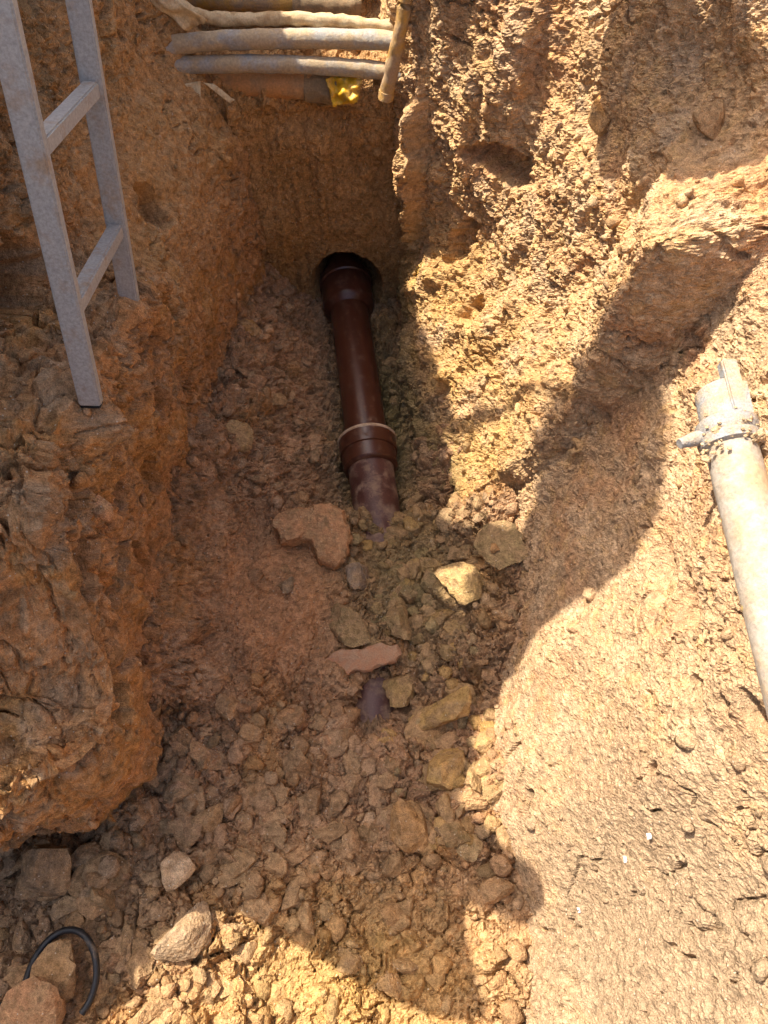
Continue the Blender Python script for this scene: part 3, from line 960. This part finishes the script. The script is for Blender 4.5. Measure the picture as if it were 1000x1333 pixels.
# ------------------------------------------------------------------ conduits across the end of the trench
def build_conduits():
    o = tube('conduit', [(-1.1, 2.36, 1.045), (-0.80, 2.44, 1.030), (-0.62, 2.49, 1.042), (-0.36, 2.50, 1.050), (-0.10, 2.50, 1.050), (0.06, 2.47, 1.055), (0.22, 2.42, 1.06)], 0.0285, M_GREYTUBE, 26, 0.0022, 0.05, sub=16)
    tag(o, 'upper of two muddy grey conduits crossing the trench end', 'conduit', 'conduits across the trench end')
    o = tube('conduit', [(-1.1, 2.36, 0.99), (-0.80, 2.42, 0.985), (-0.62, 2.47, 0.985), (-0.36, 2.47, 0.988), (-0.10, 2.465, 0.978), (0.04, 2.44, 0.975), (0.20, 2.38, 0.975)], 0.0265, M_GREYTUBE, 26, 0.0022, 0.05, sub=16)
    tag(o, 'lower of two muddy grey conduits crossing the trench end', 'conduit', 'conduits across the trench end')
    o = tube('cable', [(-0.74, 2.53, 1.24), (-0.66, 2.535, 1.16), (-0.58, 2.54, 1.10), (-0.46, 2.545, 1.085), (-0.30, 2.55, 1.085), (-0.12, 2.55, 1.075), (0.03, 2.53, 1.07), (0.2, 2.5, 1.07)], 0.019, M_FOIL, 20, 0.006, 0.035, sub=14)
    tag(o, 'thin tan cable drooping behind the upper grey conduit', 'cable')
    t = tag(empty('yellow_pipe', (0.0, 2.35, 0.93)), 'muddy yellow upright pipe at right end of the grey conduits', 'pipe')
    tube('barrel', [(0.085, 2.42, 1.42), (0.060, 2.385, 1.20), (0.030, 2.365, 1.06), (0.008, 2.355, 0.965)], 0.0215, M_YTUBE, 22, 0.004, 0.04, parent=t, sub=12)
    tube('end_cap', [(0.0085, 2.3555, 0.968), (0.004, 2.352, 0.945)], 0.0245, M_YTUBE, 22, 0.003, 0.03, parent=t, sub=6)
    t = tag(empty('orange_pipe', (-0.30, 2.50, 0.86)), 'tan orange pipe with dark sleeve under the lower conduit', 'pipe')
    tube('barrel', [(-0.66, 2.55, 0.895), (-0.46, 2.52, 0.90), (-0.33, 2.505, 0.902), (-0.22, 2.50, 0.90)], 0.043, M_OTUBE, 28, 0.003, 0.05, parent=t, sub=12)
    tube('sleeve', [(-0.262, 2.502, 0.898), (-0.19, 2.50, 0.895), (-0.11, 2.51, 0.893)], 0.049, M_OLIVECUFF, 28, 0.006, 0.04, parent=t, sub=10)
    t = tag(empty('tan_pipe', (-0.45, 2.78, 1.0)), 'tan pipe with dark sleeve behind the cable at top edge', 'pipe')
    tube('barrel', [(-0.75, 2.76, 1.06), (-0.5, 2.74, 1.045), (-0.27, 2.73, 1.035)], 0.034, M_YTUBE, 24, 0.003, 0.05, parent=t, sub=12)
    tube('sleeve', [(-0.30, 2.73, 1.036), (-0.18, 2.73, 1.03), (-0.08, 2.74, 1.02)], 0.041, M_OLIVECUFF, 24, 0.007, 0.04, parent=t, sub=10)


def crumpled(name, corners, thick, mat, nu=14, nv=14, amp=0.015, size=0.05):
    """a crumpled sheet with thickness between four corner points"""
    a, b, c, d = [np.array(q, float) for q in corners]
    U, V = np.meshgrid(np.linspace(0, 1, nu), np.linspace(0, 1, nv), indexing='ij')
    P = (a * ((1 - U) * (1 - V))[..., None] + b * (U * (1 - V))[..., None] + c * (U * V)[..., None] + d * ((1 - U) * V)[..., None])
    N = normals(P)
    p = P.reshape(-1, 3)
    edge = 1 + 0.35 * fbm(p, 0.04, 2)
    ctr = p.mean(0)
    p = ctr + (p - ctr) * (0.8 + 0.2 * edge)[:, None]
    p = p + N.reshape(-1, 3) * (amp * fbm(p, size, 3) + 0.4 * amp * np.abs(fbm(p, size * 0.5, 2)))[:, None]
    top = p + N.reshape(-1, 3) * thick
    idx = np.arange(nu * nv).reshape(nu, nv)
    f = []
    k = nu * nv
    for i in range(nu - 1):
        for j in range(nv - 1):
            q = (idx[i, j], idx[i + 1, j], idx[i + 1, j + 1], idx[i, j + 1])
            f.append(tuple(x + k for x in q)); f.append(q[::-1])
    rim = list(idx[:, 0]) + list(idx[-1, 1:]) + list(idx[-2::-1, -1]) + list(idx[0, -2:0:-1])
    for a_, b_ in zip(rim, rim[1:] + rim[:1]):
        f.append((a_, b_, b_ + k, a_ + k))
    return obj_from(name, np.concatenate([p, top]), f, mat)


def build_scraps():
    o = crumpled('warning_tape', [(-0.19, 2.45, 0.955), (-0.07, 2.45, 0.955), (-0.085, 2.425, 0.892), (-0.165, 2.42, 0.878)], 0.001, M_TAPE, amp=0.045, size=0.035)
    tag(o, 'crumpled bright yellow warning tape below the lower grey conduit', 'tape')
    o = crumpled('foil_scrap', [(-0.72, 2.42, 1.22), (-0.66, 2.44, 1.235), (-0.54, 2.49, 1.105), (-0.60, 2.47, 1.085)], 0.003, M_FOIL, amp=0.025)
    tag(o, 'torn yellowish foil strip hanging above left end of the conduits', 'foil')
    o = crumpled('foil_scrap', [(-0.64, 2.40, 0.965), (-0.585, 2.41, 0.965), (-0.60, 2.39, 0.885), (-0.635, 2.385, 0.88)], 0.002, M_FOIL, amp=0.015)
    tag(o, 'small pale rag hanging upright under left end of the conduits', 'foil')
    o = crumpled('foil_scrap', [(-0.575, 2.41, 0.965), (-0.545, 2.42, 0.955), (-0.485, 2.41, 0.905), (-0.50, 2.40, 0.90)], 0.002, M_FOIL, amp=0.012)
    tag(o, 'small pale rag slanting to the right under the lower conduit', 'foil')


build_conduits()
build_scraps()

# ------------------------------------------------------------------ steel trench strut on the right slope
def build_strut():
    A = Vector((0.640, 0.855, 1.235)); B = Vector((0.668, 0.33, 1.165))
    d = (A - B).normalized()                    # towards the head
    a = d.cross(Vector((0, 0, 1))).normalized() # sideways (towards +x)
    b = a.cross(d)
    t = tag(empty('trench_strut', B), 'dusty off white steel strut with clamp head on right slope', 'strut')
    tube('tube', [B - d * 0.25, B, A - d * 0.06, A], 0.046, M_PROP, 40, 0.0012, 0.03, parent=t, sub=12)
    # threaded collar at the end of the tube
    lathe('collar', A - d * 0.045, d, [(0, 0.047), (0.004, 0.055), (0.018, 0.057), (0.024, 0.052), (0.034, 0.057), (0.050, 0.056), (0.056, 0.050), (0.056, 0.02), (0, 0.02)], M_STEEL, 40, t)
    mv, mf, off = [], [], 0
    r = np.random.default_rng(5)
    for _ in range(150):
        w = r.uniform(0, 6.28); h = -0.05 + r.normal(0.02, 0.022); rr = r.uniform(0.050, 0.058); sz = 0.003 + 0.003 * r.pareto(2.5)
        V, F = chunk_mesh('mud', int(r.integers(900)), 1, rough=0.16, planes=7)
        c = A + d * h + (a * math.cos(w) + b * math.sin(w)) * rr
        mv.append(V * sz + np.array(c)); mf += [tuple(q + off for q in t_) for t_ in F]; off += len(V)
    child(obj_from('caked_mud', np.concatenate(mv), mf, M_MUD, smooth=False), t)
    # two wings of the nut
    for s, l in ((-1, 0.050), (1, 0.055)):
        c = A - d * 0.018
        tube('wing', [c + a * s * 0.045, c + a * s * 0.068 - d * 0.004, c + a * s * (0.045 + l) - d * 0.012], [0.016, 0.013, 0.010], M_STEEL, 16, 0.002, 0.02, parent=t, sub=5)
    # inner tube that ends in an open half shell
    v, f = [], []
    n = 22
    for ti, (h, r) in enumerate(((0.0, 0.044), (0.04, 0.043), (0.085, 0.042))):
        for k in range(n + 1):
            w = math.radians(60 + 215 * k / n)
            hh = h - (0.020 * (k / n) if ti == 2 else 0)
            for rr in (r, r - 0.006):
                v.append(A + d * hh + (a * math.cos(w) + b * math.sin(w)) * rr)
    m = 2 * (n + 1)
    for i in range(2):
        for k in range(n):
            p0 = i * m + 2 * k; q0 = p0 + m
            f.append((p0, p0 + 2, q0 + 2, q0)); f.append((p0 + 1, q0 + 1, q0 + 3, p0 + 3))
        f.append((i * m, i * m + m, i * m + m + 1, i * m + 1)); e = i * m + 2 * n
        f.append((e, e + 1, e + m + 1, e + m))
    for k in range(n):
        p0 = 2 * m + 2 * k; f.append((p0, p0 + 2, p0 + 3, p0 + 1))
    o = obj_from('half_shell', v, f, M_STEEL); o.data.set_sharp_from_angle(angle=math.radians(40)); child(o, t)
    # rib that stands on the shell and sticks out at the head
    c = A + a * 0.012 + b * 0.036
    beam('rib', c - d * 0.005, c + d * 0.120, a, b, 0.015, 0.012, M_STEEL, t, 0.003, 6)
    beam('rib_plate', c + a * 0.017 - d * 0.005, c + a * 0.020 + d * 0.075, a, b, 0.006, 0.007, M_STEEL, t, 0.002, 4)


build_strut()
#PART3
# ------------------------------------------------------------------ clods and stones
def add_chunk(name, V, F, mat):
    me = bpy.data.meshes.new(name)
    me.from_pydata(V.tolist(), [], F)
    me.polygons.foreach_set('use_smooth', [True] * len(F))
    me.set_sharp_from_angle(angle=math.radians(28))
    me.materials.append(mat)
    return me


def surf(which, x=None, y=None, z=None):
    """nearest point of a built sheet and its normal (floor by x,y; walls by y,z)"""
    P = GRID[which][0]
    d = 0
    if x is not None: d = d + (P[..., 0] - x) ** 2
    if y is not None: d = d + (P[..., 1] - y) ** 2
    if z is not None: d = d + (P[..., 2] - z) ** 2
    i, j = np.unravel_index(np.argmin(d), d.shape)
    return P[i, j], (i, j)


CH = [chunk_mesh('clod', 100 + i, 3) for i in range(14)]
CHM = [add_chunk('clod', V, F, M_CLOD) for V, F in CH]
CHS = [chunk_mesh('crumb', 200 + i, 1, rough=0.16, planes=7) for i in range(20)]
CHM2 = [chunk_mesh('crumb', 300 + i, 2, rough=0.14, planes=9) for i in range(12)]


def put_clod(name, pos, size, rot, col, label, cat, group=None, mesh=None, scale=(1, 1, 1)):
    o = bpy.data.objects.new(name, mesh or random.choice(CHM))
    o.location = pos
    o.rotation_euler = rot
    o.scale = tuple(size * k for k in scale)
    o.color = (*col, 1)
    COL.objects.link(o)
    return tag(o, label, cat, group)


def slab_mesh(name, outline, thick, seed, mat, amp=0.012):
    """a broken slab: traced outline, rough top, worn edges, real thickness"""
    out = [Vector((a, b, 0)) for a, b in outline]
    pts = []
    for i in range(len(out)):
        for k in range(5):
            pts.append(out[i].lerp(out[(i + 1) % len(out)], k / 5))
    ctr = sum(pts, Vector()) / len(pts)
    n = len(pts)
    V, F = [], []
    rings = [(1.0, -1.0), (1.03, -0.3), (1.02, 0.25), (0.97, 0.7), (0.88, 0.95), (0.68, 1.0), (0.45, 1.02), (0.2, 1.0)]
    for sc, h in rings:
        for q in pts:
            w = ctr + (q - ctr) * sc
            V.append((w.x, w.y, h * thick))
    for i in range(len(rings) - 1):
        for k in range(n):
            k2 = (k + 1) % n
            F.append((i * n + k, i * n + k2, (i + 1) * n + k2, (i + 1) * n + k))
    F.append(tuple(range(n - 1, -1, -1)))
    b = (len(rings) - 1) * n
    F.append(tuple(b + k for k in range(n)))
    V = np.array(V)
    V = V + np.stack([amp * fbm(V + seed, 0.03, 2), amp * fbm(V + seed + 9, 0.03, 2), amp * fbm(V + seed + 5, 0.05, 3)], 1)
    return add_chunk(name, V, F, mat)


def special_rocks():
    def at(x, y, dz=0.0):
        p, _ = surf('floor', x=x, y=y)
        return (x, y, float(p[2]) + dz)
    # the large pink slab beside the buried pipe
    sl = slab_mesh('slab', [(-0.125, 0.03), (-0.09, 0.075), (-0.02, 0.085), (0.06, 0.10), (0.105, 0.075), (0.125, 0.0), (0.12, -0.07), (0.075, -0.125), (0.02, -0.10),
                            (0.005, -0.045), (-0.04, -0.03), (-0.09, -0.045)], 0.032, 3, M_CLOD)
    o = put_clod('slab', at(-0.235, 1.185, 0.045), 1.0, (0.12, 0.10, 0.05), RED * 1.08, 'large flat pinkish slab beside the buried end of the pipe', 'slab', mesh=sl)
    R = lambda: tuple(random.uniform(-0.5, 0.5) for _ in range(3))
    spec = [
        ('stone', -0.464, 0.055, 0.030, 0.080, (0.1, 0.05, 0.5), GREY * 1.15, 'large smooth grey brown stone just left of the near sunlit patch', 'stone', 4, (1, 0.9, 0.7)),
        ('clod', -0.757, -0.048, 0.030, 0.070, (0.1, 0.1, 0.3), ORANGE * 0.55 + GREY * 0.45, 'round brown clod lying inside the black rubber ring', 'clod', 3, (1, 1, 0.9)),
        ('clod', -0.815, -0.135, 0.030, 0.095, (0.4, -0.3, 0.9), RED, 'pointed orange clod below the black rubber ring', 'clod', 5, (1, 0.8, 1.0)),
        ('clod', 0.185, 0.445, 0.050, 0.090, (0.5, 0.5, 1.2), TAN * 0.6 + YELLOW * 0.4, 'tall angular yellow clod with one sunlit side beside the smooth slope', 'clod', 1, (1.15, 0.75, 1.0)),
        ('clod', 0.190, 0.615, 0.045, 0.098, (0.15, -0.5, 0.1), YELLOW * 0.35 + TAN * 0.5, 'yellow ochre slab like clod at foot of the right slope', 'clod', 7, (1.1, 0.8, 0.6)),
        ('clod', 0.075, 0.300, 0.045, 0.100, (0.3, 0.2, 1.9), ORANGE * 0.5 + TAN * 0.45, 'longest brown orange clod in the middle of the near rubble', 'clod', 12, (1.15, 0.85, 0.8)),
        ('clod', 0.055, 0.70, 0.040, 0.080, (0.1, 0.3, 0.7), OLIVE * 0.8 + ORANGE * 0.35, 'olive brown clod between the broken tile and the yellow slab', 'clod', 9, (1, 0.95, 0.8)),
        ('clod', -0.452, 0.315, 0.030, 0.048, (0.1, 0.2, 0.2), TAN * 0.8, 'flat tan clod beside the near corner of the left wall', 'clod', 4, (1, 1, 0.8)),
        ('clod', -0.520, 0.195, 0.035, 0.055, (0.3, 0.2, 1.2), PALE * 1.15, 'clod painted pale as a spot of sun in rubble near left wall', 'clod', 6, (1, 0.8, 0.9)),  # pale colour stands in for a spot of sun on the clod
        ('clod', 0.245, 1.015, 0.055, 0.090, (0.1, 0.2, 0.4), YELLOW * 0.5 + PALE * 0.5, 'yellow crumbly clump caught in a round spot of sun', 'clod', 8, (1, 0.95, 0.8)),
        ('slab', 0.355, 1.085, 0.020, 0.085, (0.15, -0.35, 0.3), OLIVE * 0.7 + TAN * 0.3, 'flat olive disc of clay right of the sunlit clump', 'slab', 10, (1, 0.95, 0.45)),
        ('clod', -0.090, 1.035, 0.030, 0.062, (0.3, 0.1, 0.9), GREY * 0.6 + np.array([0.05, 0.055, 0.06]), 'blue grey clay clod just below the pink slab', 'clod', 11, (0.8, 1.1, 0.8)),
        ('clod', -0.825, 0.175, 0.040, 0.110, (0.1, 0.1, 0.1), GREY * 0.75, 'big dark grey clod tucked under the near left overhang', 'clod', 12, (1, 0.85, 0.7)),
        ('clod', -0.115, 0.885, 0.035, 0.080, (0.1, 0.1, 2.4), OLIVE * 0.5 + TAN * 0.35, 'rounded olive clod just above the broken tile', 'clod', 13, (1, 0.9, 0.75)),
        ('clod', 0.045, 0.895, 0.035, 0.080, (0.3, 0.3, 1.4), OLIVE * 0.5 + TAN * 0.35, 'yellowish olive clod between broken tile and sunlit clump', 'clod', 0, (1, 0.8, 0.8)),
        ('clod', 0.110, 0.560, 0.030, 0.070, (0.3, 0.2, 0.4), TAN * 0.75 + ORANGE * 0.2, 'angular tan clod left of the yellow slab like clod', 'clod', 5, (1, 0.9, 0.7)),
        ('clod', -0.390, 1.75, 0.030, 0.060, (0.2, 0.2, 0.4), TAN * 0.7, 'pale flat clod on the bench left of the pipe', 'clod', 2, (1, 0.8, 0.5)),
        ('clod', -0.500, 2.03, 0.030, 0.055, (0.2, 0.5, 0.9), ORANGE * 0.9, 'orange clod in far left corner of the bench', 'clod', 8, (0.9, 1, 0.9)),
        ('clod', -0.480, 1.50, 0.030, 0.075, (0.5, 0.2, 0.4), TAN * 0.5 + OLIVE * 0.5, 'split brown clod at foot of left wall beside the bench', 'clod', 6, (1, 0.8, 0.8)),
        ('clod', -0.300, 0.995, 0.020, 0.036, (0.1, 0.2, 0.9), GREY * 0.9, 'small grey clod alone on the trampled pink sand', 'clod', 9, (1, 1, 0.9)),
    ]
    for nm, x, y, dz, size, rot, col, lab, cat, mi, sc in spec:
        put_clod(nm, at(x, y, dz * 0.6), size, rot, col, lab, cat, mesh=CHM[mi], scale=sc)
    # stones in the walls
    for y, z, size, col, lab, mi in ((1.868, 1.197, 0.040, ORANGE * 1.2, 'orange stone sticking out of the upper right wall', 3), (1.62, 1.36, 0.05, TAN, 'tan stone bedded near top of the right wall', 4)):
        p, _ = surf('right', y=y, z=z)
        put_clod('stone', (float(p[0]) - size * 0.3, float(p[1]), float(p[2])), size, (0.4, 0.3, 0.2), col, lab, 'stone', mesh=CHM[mi], scale=(1, 1.3, 0.8))
    for y, z, size, col, lab, mi in ((0.80, 1.02, 0.030, RED * 1.2, 'small orange stone in the rough left wall below the ladder', 1), (0.66, 0.98, 0.040, GREY, 'grey brown stone beside a dark hollow in left wall', 7)):
        p, _ = surf('left', y=y, z=z)
        put_clod('stone', (float(p[0]) + size * 0.25, float(p[1]), float(p[2])), size, (0.4, 0.3, 0.2), col, lab, 'stone', mesh=CHM[mi], scale=(0.8, 1.2, 0.8))


special_rocks()

LANDMARKS = [((-0.235, 1.185), 'the large pink slab'), ((-0.464, 0.055), 'the large smooth stone'), ((-0.745, -0.045), 'the black rubber ring'),
             ((0.185, 0.445), 'the tall yellow clod'), ((0.19, 0.615), 'the yellow slab clod'), ((0.075, 0.30), 'the longest clod'), ((-0.07, 0.80), 'the broken tile'),
             ((-0.55, 0.38), 'the near corner of left wall'), ((0.245, 1.015), 'the sunlit clump'), ((0.355, 1.085), 'the olive disc'), ((-0.03, 1.5), 'the near pipe socket'),
             ((-0.15, 2.3), 'the far pipe socket'), ((-0.50, 2.03), 'the far left corner'), ((-0.48, 1.50), 'the split clod by left wall'), ((-0.30, 0.995), 'the clod on pink sand'),
             ((-0.52, 0.195), 'the pale creamy clod'), ((0.0, -0.10), 'the middle of the bottom edge'), ((-0.30, -0.12), 'the sunlit bottom patch'), ((-0.025, 0.65), 'the lower pipe end'),
             ((-0.825, 0.175), 'the big dark clod')]


USED = set()


def clod_label(x, y, sz, col):
    d, name, c = min((math.hypot(x - c[0], y - c[1]), n, c) for c, n in LANDMARKS)
    dx, dy = x - c[0], y - c[1]
    ang = int(((math.degrees(math.atan2(dy, dx)) + 22.5) % 360) // 45)
    way = ['right of', 'up right of', 'above', 'up left of', 'left of', 'down left of', 'below', 'down right of'][ang]
    far = 'close' if d < 0.10 else 'a little' if d < 0.20 else 'farther'
    size = 'large' if sz > 0.034 else 'middling' if sz > 0.024 else 'small'
    lum = col.mean(); warm = col[0] / max(col[2], 1e-3)
    hue = ('pale ' if lum > 0.26 else 'dark ' if lum < 0.17 else '') + ('orange' if warm > 3.6 else 'tan' if warm > 2.7 else 'grey brown')
    lab = '%s %s clod %s %s %s' % (size, hue, far, way, name)
    if lab in USED:
        other = sorted((math.hypot(x - c[0], y - c[1]), n) for c, n in LANDMARKS)[1:4]
        for _, n2 in other:
            lab = '%s %s clod between %s and %s' % (size, hue, name, n2)
            if lab not in USED: break
        else:
            for c2, n2 in LANDMARKS:
                d2 = math.hypot(x - c2[0], y - c2[1])
                if n2 == name or d2 > 0.6: continue
                a2 = int(((math.degrees(math.atan2(y - c2[1], x - c2[0])) + 22.5) % 360) // 45)
                w2 = ['right of', 'up right of', 'above', 'up left of', 'left of', 'down left of', 'below', 'down right of'][a2]
                lab = '%s clod %s %s, %s %s' % (hue, way, name, w2, n2)
                if lab not in USED and len(lab.split()) <= 16: break
    USED.add(lab)
    return lab


def scatter():
    P, C = GRID['floor']
    C = C.reshape(P.shape)
    nu, nv = P.shape[:2]
    r = np.random.default_rng(21)
    cand = []
    N_ = 7000
    for _ in range(N_ * 3):
        if len(cand) >= N_: break
        x = r.uniform(-1.05, 0.52); y = r.uniform(-0.28, 2.42)
        # the near rubble is stonier, the sand almost bare, the pipe stays clear
        dens = 0.55
        sz = 0.0032 + 0.0070 * r.pareto(1.95)
        if y < 0.62: dens = 1.0; sz *= 1.35
        if x < -0.2 and y < 0.45: sz *= 1.25
        if x > -0.42 and y < 0.10: dens = 0.45; sz *= 0.8
        if 0.72 < y < 1.30 and x < -0.15: dens = 0.28; sz *= 0.55
        if 0.8 < y < 1.4 and x > -0.14: dens = 0.85; sz *= 1.1
        if y > 1.34 and abs(x - pipe_x(y)) < 0.13: dens = 0.0
        if y > 1.34 and x < pipe_x(y) - 0.13: dens = 0.6
        if (x + 0.03) ** 2 + (y - 0.64) ** 2 < 0.085 ** 2: dens = 0
        if abs(x + 0.07) < 0.13 and abs(y - 0.765) < 0.055: dens = 0
        if (x + 0.757) ** 2 + (y + 0.045) ** 2 < 0.10 ** 2: dens = 0
        if (x + 0.235) ** 2 + (y - 1.185) ** 2 < 0.12 ** 2: dens = 0
        if r.uniform() > dens: continue
        sz = min(sz, r.uniform(0.028, 0.046) if y < 0.62 else r.uniform(0.022, 0.034))
        cand.append((sz, x, y))
    # the ridge of broken yellow and olive clay that runs from the pipe end towards the near right
    for _ in range(62):
        t = r.uniform(0, 1)
        x = 0.04 + 0.16 * t + r.normal(0, 0.085); y = 1.27 - 0.98 * t + r.normal(0, 0.05)
        if (x + 0.03) ** 2 + (y - 0.64) ** 2 < 0.09 ** 2 or (abs(x + 0.06) < 0.13 and abs(y - 0.77) < 0.05) or y > 1.31: continue
        cand.append((r.uniform(0.024, 0.046), x, y))
    gx, gy = P[..., 0].mean(1), P[..., 1].mean(0)
    cand.sort(reverse=True)
    pal = [TAN, ORANGE, GREY, RED, PALE * 0.9, OLIVE * 1.2]
    big, VV, FF, CC, off = 0, [], [], [], 0
    for sz, x, y in cand:
        i = int(np.clip(np.searchsorted(gx, x), 0, nu - 1)); j = int(np.clip(np.searchsorted(gy, y), 0, nv - 1))
        x, y, z = P[i, j]
        base = C[i, j]
        col = (0.8 * base + 0.2 * pal[r.integers(len(pal))]) * r.uniform(0.85, 1.14)
        if sz > 0.02 and 0.25 < y < 1.3 and abs(x - (0.04 + 0.16 * (1.27 - y) / 0.98)) < 0.16:
            col = (0.45 * base + 0.55 * [OLIVE * 1.15, YELLOW * 0.45 + TAN * 0.4, TAN * 0.85, OLIVE * 0.8 + ORANGE * 0.3][r.integers(4)]) * r.uniform(0.85, 1.15)
        e = (r.uniform(-0.6, 0.6), r.uniform(-0.6, 0.6), r.uniform(0, 6.28))
        if big < 275 and sz > 0.017:
            big += 1
            put_clod('clod', (x, y, z - sz * r.uniform(0.0, 0.45)), sz * 1.25, e, col, clod_label(x, y, sz, col), 'clod', 'loose clods on the trench floor', mesh=CHM[r.integers(len(CHM))])
            continue
        V, F = (CHM2 if sz > 0.015 else CHS)[r.integers(12)]
        M = np.array(Matrix.Rotation(e[2], 3, 'Z') @ Matrix.Rotation(e[1], 3, 'Y') @ Matrix.Rotation(e[0], 3, 'X'))
        V = V @ M.T * sz * 1.1 + np.array([x, y, z - sz * r.uniform(-0.1, 0.4)])
        VV.append(V); FF.append(np.array(F) + off); off += len(V)
        CC.append(np.tile(col, (len(V), 1)))
    crumbs('floor_crumbs', VV, FF, CC, 'countless small crumbs of clay strewn over the trench floor')
    # crumbs that cling to the walls
    VV, FF, CC, off = [], [], [], 0
    for which, n, ylim, zlim in (('right', 5200, (-0.2, 2.42), (0.15, 1.62)), ('left', 2600, (0.1, 2.4), (0.3, 1.6)), ('end', 350, (2.3, 2.9), (0.05, 1.4))):
        P, C = GRID[which]; C = C.reshape(P.shape)
        flat = P.reshape(-1, 3); cf = C.reshape(-1, 3)
        ok = np.where((flat[:, 1] > ylim[0]) & (flat[:, 1] < ylim[1]) & (flat[:, 2] > zlim[0]) & (flat[:, 2] < zlim[1]))[0]
        pick = r.choice(ok, n)
        clump = fbm(flat[pick], 0.16, 2, off=21)
        for k, cl in zip(pick, clump):
            p = flat[k]
            if which == 'right' and p[1] < 1.2 and r.uniform() < 0.62: continue
            if cl < r.uniform(-0.5, 0.5): continue
            sz = min(0.0045 + 0.005 * r.pareto(2.6), 0.024)
            V, F = (CHM2 if sz > 0.014 else CHS)[r.integers(12)]
            e = r.uniform(0, 6.28, 3)
            M = np.array(Matrix.Rotation(e[2], 3, 'Z') @ Matrix.Rotation(e[1], 3, 'Y') @ Matrix.Rotation(e[0], 3, 'X'))
            VV.append(V @ M.T * sz + p); FF.append(np.array(F) + off); off += len(V)
            CC.append(np.tile(cf[k] * r.uniform(0.85, 1.2), (len(V), 1)))
    crumbs('wall_crumbs', VV, FF, CC, 'countless small crumbs of clay clinging to the trench walls')


def crumbs(name, VV, FF, CC, label):
    V = np.concatenate(VV).astype(np.float32); F = np.concatenate(FF).astype(np.int32); C = np.concatenate(CC)
    me = bpy.data.meshes.new(name)
    me.vertices.add(len(V)); me.vertices.foreach_set('co', V.reshape(-1))
    me.loops.add(F.size); me.loops.foreach_set('vertex_index', F.reshape(-1))
    me.polygons.add(len(F)); me.polygons.foreach_set('loop_start', np.arange(0, F.size, 3, dtype=np.int32))
    me.update(calc_edges=True)
    at = me.color_attributes.new('soil', 'FLOAT_COLOR', 'POINT')
    c4 = np.ones((len(V), 4), np.float32); c4[:, :3] = C
    at.data.foreach_set('color', c4.reshape(-1))
    me.materials.append(M_SOIL)
    o = bpy.data.objects.new(name, me); COL.objects.link(o)
    tag(o, label, 'crumbs', kind='stuff')


scatter()

# ------------------------------------------------------------------ broken tile, rubber ring, litter
def build_small():
    # shard of a clay tile over the buried barrel, its left end under the sand
    tz = float(surf('floor', x=-0.05, y=0.77)[0][2])
    me = slab_mesh('broken_tile', [(-0.115, 0.02), (-0.06, 0.042), (0.0, 0.034), (0.055, 0.046), (0.105, 0.030), (0.112, 0.0), (0.085, -0.022), (0.05, -0.018), (0.02, -0.034),
                                   (-0.03, -0.028), (-0.06, -0.042), (-0.10, -0.025)], 0.013, 11, M_TILE, amp=0.007)
    o = bpy.data.objects.new('broken_tile', me); COL.objects.link(o)
    o.location = (-0.062, 0.772, tz + 0.010)
    o.rotation_euler = (0.22, -0.16, 0.08)
    tag(o, 'broken orange clay tile half buried above the lower pipe end', 'tile')
    # black rubber ring round the clod, with a tail to the left edge
    pts = []
    for i in range(25):
        w = math.radians(205 - 250 * i / 24)
        x = -0.745 + 0.080 * math.cos(w); y = -0.045 + 0.098 * math.sin(w)
        p, _ = surf('floor', x=x, y=y)
        pts.append((x, y, 0.325 + 0.010 * math.sin(2 * w)))
    tail = [(-0.97, -0.16, 0.315), (-0.90, -0.115, 0.320), (-0.855, -0.093, 0.325)]
    o = tube('rubber_ring', tail + pts, 0.0080, M_RUBBER_SHADE, 12, 0.0006, 0.02, sub=4)
    tag(o, 'thin black rubber hose looped round a clod at bottom left', 'hose')
    # small pale litter on the right slope and floor
    for y, z, size, lab in ((0.18, 0.60, 0.007, 'white scrap on the grey lower part of right slope'), (0.09, 0.40, 0.006, 'tiny white scrap at the bottom of right slope'),
                            (0.21, 0.72, 0.006, 'white scrap beside the grey patch near right edge')):
        p, _ = surf('right', y=y, z=z)
        p = np.array(p, float)
        o = crumpled('paper_scrap', [p + (-0.006, -size, -size * 0.7), p + (-0.006, size, -size * 0.5), p + (-0.001, size * 0.8, size * 0.7), p + (-0.001, -size * 0.9, size * 0.5)], 0.001, M_WHITE, 6, 6, 0.004, 0.015)
        tag(o, lab, 'scrap')


build_small()
